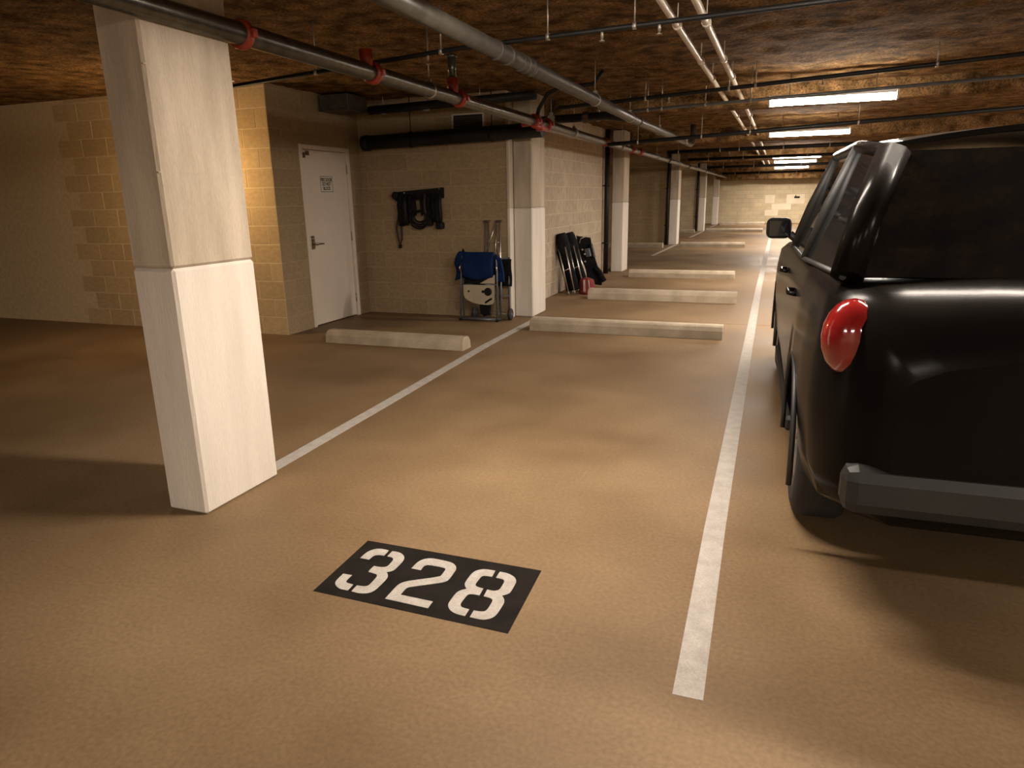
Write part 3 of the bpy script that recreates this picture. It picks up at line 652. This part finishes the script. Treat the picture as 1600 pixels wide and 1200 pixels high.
# vertical drain pipes
def downpipe(x, y, r, label, top=CEIL-0.02):
    t = thing('downpipe', label, 'pipe', (x, y, 0), group='black vertical downpipes')
    MB().tube([(0, 0, 0), (0, 0, top)], r, 16).build('pipe', M_BLACKPIPE, t)
    for z in (0.6, 1.7): 
        mb = MB(); clamp_ring(mb, (0, 0, z), (0, 0, 1), r, 0.035); mb.box(-r-0.05, -r, -0.012, 0.012, z-0.012, z+0.012); mb.build('wall_bracket', M_BLACKPIPE, t)
downpipe(-3.165, 13.84, 0.045, 'black vertical downpipe beside the third pillar')
downpipe(-3.21, 22.34, 0.035, 'black vertical downpipe beside the fourth pillar')
downpipe(-3.21, 30.8, 0.04, 'black vertical downpipe beside the fifth pillar')

# small wall fitting on the far wall
wf = thing('wall_fitting', 'small dark fitting high on the lit end wall', 'fitting', (0.83, 39.08, 1.29))
MB().box(-0.13, 0.13, -0.05, 0.012, -0.05, 0.03, 0.01).build('body', M_BLACKPL, wf)
MB().tube([(-0.06, -0.04, 0.03), (-0.06, -0.09, 0.08)], 0.02, 10).build('knob', M_BLACKPL, wf)

# ================================================================== THINGS BY THE ALCOVE WALL
# wall rack with straps and cable
rk = thing('tool_rack', 'black hanging rack on the alcove wall holding straps and coiled cable', 'tool rack', (-4.37, 8.335, 1.60))
mb = MB(); mb.prism([Vector((-0.345, -0.05, 0.0)), Vector((0.345, -0.05, 0.045)), Vector((0.345, -0.05, -0.085)), Vector((-0.345, -0.05, -0.115))], (0, 0.05, 0)); mb.build('rack_board', M_BLACKPL, rk)
for x, z in ((-0.20, -0.012), (0.30, 0.03)): MB().lathe((x, -0.05, z), (0, -1, 0), [(0, 0.011), (0.006, 0.009)], 12).build('screw', M_CHROME, rk)
MB().lathe((-0.325, -0.035, -0.045), (0, -1, 0), [(0, 0.05), (0.05, 0.05), (0.06, 0.03)], 16).build('end_knob', M_BLACKPL, rk)
for x, zb, w, mm in ((-0.255, -0.43, 0.045, M_BLACKFAB), (-0.19, -0.42, 0.04, M_BLACKPL), (0.27, -0.43, 0.035, M_BLACKFAB), (0.31, -0.40, 0.028, M_BLACKPL), (0.15, -0.40, 0.03, M_BLACKFAB), (-0.12, -0.40, 0.03, M_BLACKFAB), (0.22, -0.38, 0.03, M_BLACKFAB), (-0.05, -0.30, 0.022, M_BLACKFAB), (0.05, -0.30, 0.018, M_BLACKFAB), (0.10, -0.36, 0.022, M_STRAP)):
    mb = MB(); mb.tube([(x, -0.06, -0.03), (x-0.006, -0.07, -0.03+(zb+0.03)*0.35), (x+0.004, -0.07, -0.03+(zb+0.03)*0.7), (x, -0.065, zb)], w, 12, radii=[w*0.8, w, w*0.95, w*0.75]); mb.build('hanging_strap', mm, rk)
for rr, cz, d in ((0.10, -0.33, 0.0), (0.115, -0.345, 0.012), (0.13, -0.355, -0.01), (0.085, -0.31, 0.02)):
    pts = [(0.01+rr*math.cos(a)*1.0, -0.075+d, cz+rr*0.85*math.sin(a)) for a in [math.pi*2*i/28 for i in range(29)]]
    MB().tube(pts, 0.011, 8, cap=False).build('cable_loop', M_BLACKPL, rk)
mb = MB(); mb.box(0.25, 0.345, -0.11, -0.01, -0.47, -0.385, 0.015); mb.build('buckle', M_BLACKPL, rk)
mb = MB(); mb.box(0.13, 0.19, -0.10, -0.02, -0.43, -0.34, 0.012); mb.build('buckle', M_BLACKPL, rk)
pts = [(-0.285, -0.05, -0.20), (-0.315, -0.055, -0.34), (-0.345, -0.055, -0.46), (-0.335, -0.05, -0.58), (-0.305, -0.05, -0.68), (-0.275, -0.05, -0.60), (-0.27, -0.05, -0.46), (-0.29, -0.045, -0.36)]
MB().tube(pts, 0.013, 10).build('strap_loop', M_STRAP, rk)
MB().box(-0.325, -0.285, -0.07, -0.03, -0.72, -0.67, 0.008).build('strap_end', M_BLACKPL, rk)

# folded blue camping chair
ch = thing('folding_chair', 'folded blue camping chair with grey frame and cream side tray', 'folding chair', (-3.45, 8.0, 0), (math.radians(-4), 0, 0))
mb = MB(); mb.tube([(-0.25, 0, 0.012), (-0.245, 0, 0.5), (-0.225, 0, 0.80), (-0.18, 0.0, 0.84)], 0.0125, 10); mb.tube([(0.25, 0, 0.012), (0.245, 0, 0.5), (0.235, 0, 0.80), (0.2, 0.0, 0.84)], 0.0125, 10)
mb.tube([(-0.25, 0, 0.025), (0.25, 0, 0.025)], 0.0125, 10); mb.tube([(-0.245, 0, 0.46), (0.245, 0, 0.46)], 0.009, 8); mb.build('front_frame', M_GREYTUBE, ch)
mb = MB(); mb.tube([(-0.235, 0.07, 0.012), (-0.235, 0.06, 0.78)], 0.0115, 10); mb.tube([(0.275, 0.07, 0.012), (0.27, 0.06, 0.78)], 0.0115, 10); mb.tube([(-0.235, 0.07, 0.03), (0.275, 0.07, 0.03)], 0.0115, 10); mb.build('rear_frame', M_GREYTUBE, ch)
for s in (-1, 1):
    MB().tube([(s*0.24, -0.012, 0.62), (s*0.25, -0.035, 0.665), (s*0.235, -0.02, 0.70)], 0.011, 10).build('arm_bracket', M_ALU, ch)
    MB().box(s*0.25-0.018, s*0.25+0.018, -0.02, 0.02, 0.0, 0.03, 0.006).build('foot', M_BLACKPL, ch)
def seatfab(u, v):
    x = -0.205+0.41*u; z = 0.56+0.30*v
    return Vector((x, -0.028-0.02*math.sin(math.pi*v)-0.012*math.sin(7*u+4*v)-0.02*(1-v)*math.sin(math.pi*u), z - 0.035*math.sin(math.pi*u)*(1-v)))
MB().sheet(seatfab, 16, 12, 0.012).build('blue_seat', M_BLUEFAB, ch)
mb = MB(); mb.sheet(lambda u, v: Vector((-0.20+0.40*u, 0.03+0.02*math.sin(5*u), 0.54+0.31*v)), 10, 8, 0.05); mb.build('folded_back', M_BLUEFAB, ch)
def flap(u, v):
    x = -0.34+0.13*u+0.02*math.sin(3*v); z0 = 0.50+0.05*u; z1 = 0.72+0.10*u+0.09*math.sin(math.pi*u)
    return Vector((x, 0.02+0.02*math.sin(4*v+3*u), z0+(z1-z0)*v))
MB().sheet(flap, 8, 8, 0.03).build('side_flap', M_BLUEFAB, ch)
mb = MB(); mb.prism([Vector((-0.29, 0.03, 0.70)), Vector((-0.20, 0.03, 0.72)), Vector((-0.205, 0.03, 0.84)), Vector((-0.235, 0.03, 0.90)), Vector((-0.25, 0.03, 0.85))], (0, 0.03, 0)); mb.build('cover_tip', M_BLACKFAB, ch)
MB().sheet(lambda u, v: Vector((0.22+0.11*u-0.03*v*u, 0.02+0.02*math.sin(5*v), 0.50+0.34*v-0.06*u*v)), 6, 8, 0.03).build('side_flap', M_BLUEFAB, ch)
MB().sheet(lambda u, v: Vector((-0.20+0.40*u, 0.0+0.01*math.sin(9*u), 0.46+0.10*v)), 10, 4, 0.02).build('dark_pouch', M_BLACKFAB, ch)
mb = MB(); mb.prism([Vector((0.02, -0.02, 0.475)), Vector((0.22, -0.02, 0.475)), Vector((0.22, -0.02, 0.585)), Vector((0.16, -0.02, 0.55))], (0, 0.01, 0)); mb.build('tray_flap', M_CREAMPL, ch)
# cream tray with cup holder
pr_ = [(-0.205, 0.455), (0.215, 0.455)]
pr_ += [(0.215, 0.26), (0.205, 0.235), (0.18, 0.218), (0.13, 0.21), (0.02, 0.215), (-0.08, 0.235), (-0.15, 0.265), (-0.185, 0.295), (-0.2, 0.33)]
mb = MB(); mb.prism([Vector((x, -0.022, z)) for x, z in pr_], (0, 0.012, 0)); tr = mb.build('side_tray', M_CREAMPL, ch)
MB().lathe((0.135, -0.022, 0.375), (0, -1, 0), [(0, 0.05), (0.012, 0.05), (0.02, 0.038)], 20).build('cup_holder', M_BLACKPL, tr)
MB().lathe((0.065, -0.022, 0.375), (0, -1, 0), [(0, 0.018), (0.012, 0.016)], 14).build('latch_knob', M_BLACKPL, tr)
MB().lathe((-0.13, -0.022, 0.375), (0, -1, 0), [(0, 0.013), (0.004, 0.012)], 12).build('round_hole', M_BLACKPL, tr)
mb = MB().box(-0.055, 0.055, -0.012, 0.0, -0.012, 0.012, 0.004).xform(Matrix.Translation((0.14, -0.02, 0.265)) @ Matrix.Rotation(math.radians(-32), 4, 'Y')); mb.build('slot', M_BLACKPL, tr)
mb = MB(); mb.prism([Vector((0.0, 0.02, 0.22)), Vector((0.14, 0.02, 0.22)), Vector((0.13, 0.02, 0.09)), Vector((0.06, 0.02, 0.06)), Vector((0.01, 0.02, 0.10))], (0, 0.05, 0)); mb.build('hanging_pouch', M_BLACKFAB, ch)

# folding luggage cart behind the chair
ct = thing('luggage_cart', 'dark folding luggage cart with black wheels against the second pillar', 'cart', (-3.28, 8.2, 0))
mb = MB(); mb.tube([(-0.18, 0.05, 0.10), (-0.18, 0.08, 0.78)], 0.011, 10); mb.tube([(0.155, 0.03, 0.10), (0.15, 0.07, 0.78)], 0.011, 10); mb.tube([(-0.18, 0.08, 0.76), (0.15, 0.07, 0.76)], 0.011, 10); mb.tube([(-0.18, 0.05, 0.3), (0.155, 0.03, 0.3)], 0.009, 10); mb.build('cart_frame', M_GREYTUBE, ct)
mb = MB(); mb.tube([(-0.30, -0.02, 0.075), (0.2, -0.02, 0.075)], 0.008, 10); mb.build('axle', M_ROD, ct)
for x in (-0.30, 0.19):
    w_ = MB().lathe((x-0.02, -0.02, 0.075), (1, 0, 0), [(0, 0.05), (0.004, 0.07), (0.012, 0.075), (0.028, 0.075), (0.036, 0.07), (0.04, 0.05)], 22).build('wheel', M_RUBBER, ct)
    MB().lathe((x-0.024, -0.02, 0.075), (1, 0, 0), [(0, 0.02), (0.048, 0.02)], 14).build('hub', M_GREYTUBE, w_)
mb = MB(); mb.sheet(lambda u, v: Vector((-0.17+0.36*u, 0.045+0.015*math.sin(6*v), 0.42+0.34*v)), 8, 8, 0.02); mb.build('black_cover', M_BLACKFAB, ct)

# bare aluminium legs standing upright behind the blue chair
al = thing('folded_tripod', 'upright folded aluminium tripod with brown feet behind the blue chair', 'tripod', (-3.36, 8.29, 0))
for (x0, z0, x1, z1) in ((-0.085, 0.02, -0.098, 1.22), (-0.05, 0.02, -0.055, 1.22), (-0.10, 0.80, 0.055, 1.22), (0.105, 0.02, 0.10, 1.22), (0.14, 0.60, 0.045, 1.02), (0.02, 0.60, 0.06, 1.18)):
    MB().tube([(x0, 0, z0), (x1, 0.02, z1)], 0.0095, 10).build('leg_tube', M_ALU, al)
for x in (-0.078, 0.08): MB().box(x-0.042, x+0.042, 0.0, 0.045, 1.21, 1.235, 0.008).build('brown_foot', M_BROWNCAP, al)
for z, x0, x1 in ((0.98, -0.095, -0.05), (0.96, 0.02, 0.10)): MB().tube([(x0, 0.015, z), (x1, 0.015, z)], 0.006, 8).build('cross_link', M_ALU, al)

# ================================================================== THINGS BY THE STORAGE WALL
def black_chair(loc, rot, label, n=2):
    t = thing('folding_chair', label, 'folding chair', loc, rot, 'black folded chairs')
    for k, (x, y) in enumerate(((0.0, -0.12), (0.10, -0.12), (0.0, 0.10), (0.10, 0.10))):
        mb = MB(); mb.tube([(x, y, 0.012), (x+(0.005 if k % 2 else -0.005), y, 0.74 if k < 2 else 0.70)], 0.011, 10); l = mb.build('leg', M_ALU, t)
        MB().tube([(x, y, 0.0), (x, y, 0.05)], 0.015, 10).build('foot', M_ROD, l)
    mb = MB(); mb.tube([(0.0, -0.12, 0.38), (0.10, -0.12, 0.40)], 0.007, 8); mb.tube([(0.0, -0.12, 0.6), (0.0, 0.10, 0.6)], 0.007, 8); mb.build('brace', M_ALU, t)
    def head(u, v):
        a = 2*math.pi*u
        r = 1.0+0.06*math.sin(3*a+5*v)
        w = 0.095*r*(1-0.35*abs(2*v-1)**3); d = 0.15*r*(1-0.3*abs(2*v-1)**3)
        return Vector((0.05+w*math.cos(a), -0.01+d*math.sin(a), 0.62+0.34*v))
    mb = MB().grid(head, 18, 8)
    bmesh.ops.remove_doubles(mb.bm, verts=mb.bm.verts[:], dist=1e-5); bmesh.ops.holes_fill(mb.bm, edges=[e for e in mb.bm.edges if e.is_boundary])
    mb.build('backrest_bundle', M_BLACKFAB, t)
    mb = MB().sheet(lambda u, v: Vector((-0.035+0.17*u+0.012*math.sin(5*v+u), -0.055+0.03*math.sin(7*u), 0.05+0.65*v)), 8, 12, 0.07); mb.build('seat_fabric', M_BLACKFAB, t)
    return t
black_chair((-3.02, 10.76, 0), (0, math.radians(-13), 0), 'black folded chair with silver legs leaning nearest the storage door')
black_chair((-2.965, 11.14, 0), (0, math.radians(-15), 0), 'black folded chair with silver legs in the middle of the leaning bundle')
bc = thing('folding_recliner', 'black folded recliner with dark straps leaning rightmost over the red bag', 'folding recliner', (-2.87, 11.50, 0), (0, math.radians(-14), 0))
mb = MB(); mb.sheet(lambda u, v: Vector((-0.05+0.21*u+0.02*math.sin(6*v), 0.02*math.sin(9*v)+0.08*u, 0.10+0.80*v-0.09*u)), 8, 18, 0.10); mb.build('padded_back', M_BLACKFAB, bc)
MB().tube([(-0.06, -0.1, 0.02), (-0.05, -0.1, 0.36), (-0.045, -0.1, 0.86)], 0.011, 10).build('frame_tube', M_ALU, bc)
MB().tube([(0.0, -0.085, 0.78), (0.03, -0.09, 0.84), (0.12, -0.075, 0.86)], 0.007, 8).build('wire_loop', M_ALU, bc)
for z, x in ((0.66, 0.02), (0.58, 0.04), (0.46, 0.02)):
    MB().blob((x, -0.085, z), (0.018, 0.014, 0.018)).build('silver_knob', M_ALU, bc)
mb = MB(); mb.box(0.05, 0.14, -0.09, -0.02, 0.52, 0.66, 0.01); mb.build('grey_pouch', M_GREYTUBE, bc)
mb = MB(); mb.box(0.14, 0.18, -0.05, 0.06, 0.48, 0.72, 0.012); mb.build('arm_pad', M_BLACKPL, bc)
mb = MB(); mb.tube([(0.14, -0.02, 0.34), (0.20, 0, 0.22), (0.24, 0, 0.06)], 0.045, 12); mb.build('foot_rest', M_BLACKFAB, bc)
rb = thing('red_bag', 'red cloth bag with white stripes at the foot of the black chairs', 'bag', (-2.755, 10.80, 0))
def bag(u, v):
    a = 2*math.pi*u; w = (0.13+0.015*math.sin(4*a))*(1-0.25*v); d = 0.12*(1-0.2*v)
    s = 1-max(0, (v-0.85)/0.15)**2*0.6
    return Vector((w*s*math.cos(a)-0.02*v, d*s*math.sin(a), 0.005+0.25*v))
mb = MB().grid(bag, 24, 10); bmesh.ops.remove_doubles(mb.bm, verts=mb.bm.verts[:], dist=1e-5); bmesh.ops.holes_fill(mb.bm, edges=[e for e in mb.bm.edges if e.is_boundary]); mb.build('bag_body', M_REDFAB, rb)
for a0 in (-1.85, -1.65, -1.1):
    pts = []
    for i in range(9):
        v = 0.15+0.75*i/8; p = bag((a0/(2*math.pi)) % 1.0, v); pts.append((p.x*1.03, p.y*1.03, p.z))
    MB().tube(pts, 0.005, 6).build('white_stripe', M_SIGN, rb)
bb = thing('black_sack', 'black sack slumped on the floor behind the silver chair legs', 'sack', (-3.13, 11.42, 0))
def sack(u, v):
    a = 2*math.pi*u; w = 0.10*(1+0.1*math.sin(3*a))*(1-0.3*v); d = 0.2*(1-0.25*v); s = 1-max(0, (v-0.8)/0.2)**2*0.7
    return Vector((w*s*math.cos(a), d*s*math.sin(a), 0.004+0.36*v))
mb = MB().grid(sack, 22, 10); bmesh.ops.remove_doubles(mb.bm, verts=mb.bm.verts[:], dist=1e-5); bmesh.ops.holes_fill(mb.bm, edges=[e for e in mb.bm.edges if e.is_boundary]); mb.build('sack_body', M_BLACKFAB, bb)
MB().tube([(0, 0, 0.33), (0.01, 0, 0.40)], 0.02, 10, radii=[0.018, 0.03]).build('tied_neck', M_BLACKFAB, bb)

# ================================================================== CAR
car = thing('car', 'dark car parked along the right side of the long white line', 'car', (1.015, 4.95, 0), (0, 0, math.radians(1.5)))
def lerp_tab(tab, y):
    for (a, *va), (b, *vb) in zip(tab, tab[1:]):
        if a <= y <= b:
            t = (y-a)/(b-a); t = t*t*(3-2*t) if False else t
            return [p+(q-p)*t for p, q in zip(va, vb)]
    return tab[0][1:] if y < tab[0][0] else tab[-1][1:]
# y, half width, bottom z, shoulder z, top centre z
BODY = [(-2.42, 0.66, 0.45, 0.90, 1.00), (-2.36, 0.78, 0.35, 1.06, 1.14), (-2.2, 0.89, 0.31, 1.16, 1.21), (-1.9, 0.93, 0.29, 1.18, 1.22), (-1.5, 0.95, 0.28, 1.18, 1.21),
        (-0.8, 0.945, 0.28, 1.165, 1.20), (0.2, 0.94, 0.28, 1.15, 1.19), (0.9, 0.945, 0.28, 1.13, 1.20), (1.3, 0.955, 0.28, 1.11, 1.19), (1.7, 0.955, 0.28, 1.07, 1.16),
        (2.0, 0.93, 0.28, 1.01, 1.10), (2.22, 0.86, 0.29, 0.92, 1.02), (2.34, 0.74, 0.34, 0.82, 0.90), (2.38, 0.6, 0.42, 0.72, 0.78)]
def section(y):
    w, zb, zs, zt = lerp_tab(BODY, y)
    half = [(0.0, zb), (w*0.80, zb), (w*0.955, zb+0.07), (w*0.985, zb+0.20*(zs-zb)), (w, zb+0.48*(zs-zb)), (w*0.99, zb+0.70*(zs-zb)), (w*0.985, zb+0.80*(zs-zb)), (w*0.965, zs-0.05*(zs-zb)), (w*0.92, zs), (w*0.80, zs+0.35*(zt-zs)), (w*0.45, zs+0.85*(zt-zs)), (0.0, zt)]
    full = half + [(-x, z) for x, z in reversed(half[1:-1])]
    return [Vector((x, y, z)) for x, z in full]
mb = MB(); stn = [-2.42, -2.36, -2.28, -2.2, -2.05] + [-1.9+0.1*i for i in range(39)] + [2.0, 2.1, 2.22, 2.28, 2.34, 2.38]
rings = [[mb.bm.verts.new(p) for p in section(y)] for y in stn]
for a, b in zip(rings, rings[1:]):
    n = len(a)
    for i in range(n):
        f = mb.bm.faces.new((a[i], a[(i+1) % n], b[(i+1) % n], b[i])); f.smooth = True
mb.bm.faces.new(list(reversed(rings[0]))); mb.bm.faces.new(rings[-1])
body = mb.build('body', M_CAR, car)
# cut wheel arches
cut = MB()
for y in (-1.5, 1.5):
    for s in (-1, 1): cut.lathe((s*0.66, y, 0.36), (s, 0, 0), [(0, 0.41), (0.5, 0.41)], 36)
cme = cut.mesh('arch_cutter'); co = bpy.data.objects.new('arch_cutter', cme); COL.objects.link(co); co.parent = car
bpy.context.view_layer.update()
md = body.modifiers.new('arch', 'BOOLEAN'); md.operation = 'DIFFERENCE'; md.object = co; md.solver = 'EXACT'
bpy.context.view_layer.update()
nm = bpy.data.meshes.new_from_object(body.evaluated_get(bpy.context.evaluated_depsgraph_get()))
body.modifiers.clear(); body.data = nm; body.data.materials.clear(); body.data.materials.append(M_CAR)
bpy.data.objects.remove(co)
# greenhouse
Lo = {'A': (0.84, 0.98, 1.14), 'B': (0.89, 0.0, 1.16), 'C': (0.89, -1.05, 1.175), 'D': (0.82, -2.12, 1.20)}
Hi = {'A': (0.69, 0.28, 1.66), 'B': (0.715, -0.2, 1.70), 'C': (0.71, -1.15, 1.70), 'D': (0.68, -1.90, 1.64)}
def V3(t, s=1): return Vector((t[0]*s, t[1], t[2]))
def quad_panel(p, name, m, t=0.012):
    n = (p[1]-p[0]).cross(p[3]-p[0]).normalized()
    mb = MB(); mb.prism([q-n*t/2 for q in p], n*t); return mb.build(name, m, car)
for s in (-1, 1):
    for a, b in (('A', 'B'), ('B', 'C'), ('C', 'D')):
        quad_panel([V3(Lo[a], s), V3(Lo[b], s), V3(Hi[b], s), V3(Hi[a], s)], 'side_window', M_GLASS)
    for k, r in (('A', 0.036), ('B', 0.03), ('C', 0.03), ('D', 0.06)):
        lo, hi = V3(Lo[k], s), V3(Hi[k], s); MB().tube([lo, lo.lerp(hi, 0.5)+Vector((s*0.012, 0, 0.0)), hi], r, 10).build('roof_pillar', M_CAR if k in 'AD' else M_CARTRIM, car)
    MB().tube([V3(Hi['A'], s), V3(Hi['B'], s), V3(Hi['C'], s), V3(Hi['D'], s)], 0.03, 10).build('roof_rail', M_CAR, car)
    MB().tube([V3(Lo[k], s)+Vector((s*0.012, 0, 0)) for k in 'ABCD'], 0.012, 8).build('belt_trim', M_CARTRIM, car)
quad_panel([V3(Lo['A'], -1), V3(Lo['A']), V3(Hi['A']), V3(Hi['A'], -1)], 'windshield', M_GLASS)
quad_panel([V3(Lo['D']), V3(Lo['D'], -1), V3(Hi['D'], -1), V3(Hi['D'])], 'rear_window', M_GLASS)
def roof(u, v):
    y = 0.24-2.12*v; s = 2*u-1
    w = 0.70+0.02*math.sin(math.pi*v); z0 = 1.66+0.045*math.sin(math.pi*min(1, v*1.05))
    return Vector((w*s, y, z0+0.06*(1-s*s)))
MB().sheet(roof, 14, 14, 0.02).build('roof', M_CAR, car)
# wheels
def wheel(x, y, s):
    w = MB().lathe((x, y, 0.36), (s, 0, 0), [(-0.23, 0.22), (-0.23, 0.30), (-0.215, 0.345), (-0.19, 0.36), (-0.04, 0.36), (-0.015, 0.345), (0.0, 0.30), (0.0, 0.245), (-0.02, 0.235)], 40).build('wheel', M_RUBBER, car)
    rim = MB(); rim.lathe((x, y, 0.36), (s, 0, 0), [(-0.05, 0.05), (-0.05, 0.20), (-0.012, 0.238), (-0.008, 0.238), (-0.06, 0.19), (-0.06, 0.05)], 30)
    for k in range(5):
        a = 2*math.pi*k/5; d = Vector((0, math.cos(a), math.sin(a))); c = Vector((x-s*0.022, y, 0.36))
        rim.tube([c+d*0.04, c+d*0.22], 0.022, 8)
    rim.lathe((x-s*0.03, y, 0.36), (s, 0, 0), [(0, 0.05), (0.02, 0.045)], 16); rim.build('rim', M_RIM, w)
for y in (-1.5, 1.5):
    for s in (-1, 1): wheel(s*0.905, y, s)
for y in (-1.5, 1.5):
    for s in (-1, 1):
        pts = [(s*0.938, y+0.412*math.cos(a), 0.36+0.412*math.sin(a)) for a in [math.pi*(-0.06+1.12*i/18) for i in range(19)]]
        MB().tube(pts, 0.012, 8).build('arch_trim', M_CARTRIM, car)
    # mirrors
for s in (-1, 1):
    mr_ = MB(); mr_.box(s*0.98-0.09, s*0.98+0.09, 0.80, 0.90, 1.165, 1.32, 0.045, 4); mr_.tube([(s*0.84, 0.86, 1.15), (s*0.90, 0.86, 1.20)], 0.03, 10); mo = mr_.build('door_mirror', M_CARTRIM, car)
    for p in mo.data.polygons: p.use_smooth = True
    MB().box(s*0.98-0.073, s*0.98+0.073, 0.796, 0.806, 1.182, 1.303, 0.004).build('mirror_glass', M_GLASS, mo)
    for y in (0.12, -1.02):
        MB().tube([(s*0.93, y-0.09, 1.0), (s*0.965, y-0.07, 1.005), (s*0.965, y+0.07, 1.005), (s*0.93, y+0.09, 1.0)], 0.012, 8).build('door_handle', M_CAR, car)
    mb = MB(); mb.blob((s*0.80, -2.24, 1.0), (0.10, 0.09, 0.14), 14, 10); mb.build('tail_lamp', M_TAIL, car)
    mb = MB(); mb.blob((s*0.72, 2.16, 0.86), (0.13, 0.10, 0.06), 14, 10); mb.build('head_lamp', M_HEAD, car)
    mb = MB(); mb.box(s*0.90-0.03, s*0.90+0.03, -1.02, 1.02, 0.235, 0.32, 0.02); mb.build('sill', M_CARTRIM, car)
mb = MB(); mb.box(-0.80, 0.80, -2.44, -2.3, 0.40, 0.58, 0.05, 2); mb.build('rear_bumper', M_CARTRIM, car)
mb = MB(); mb.box(-0.26, 0.26, -2.432, -2.40, 0.68, 0.80, 0.008); mb.build('plate_recess', M_CARTRIM, car)
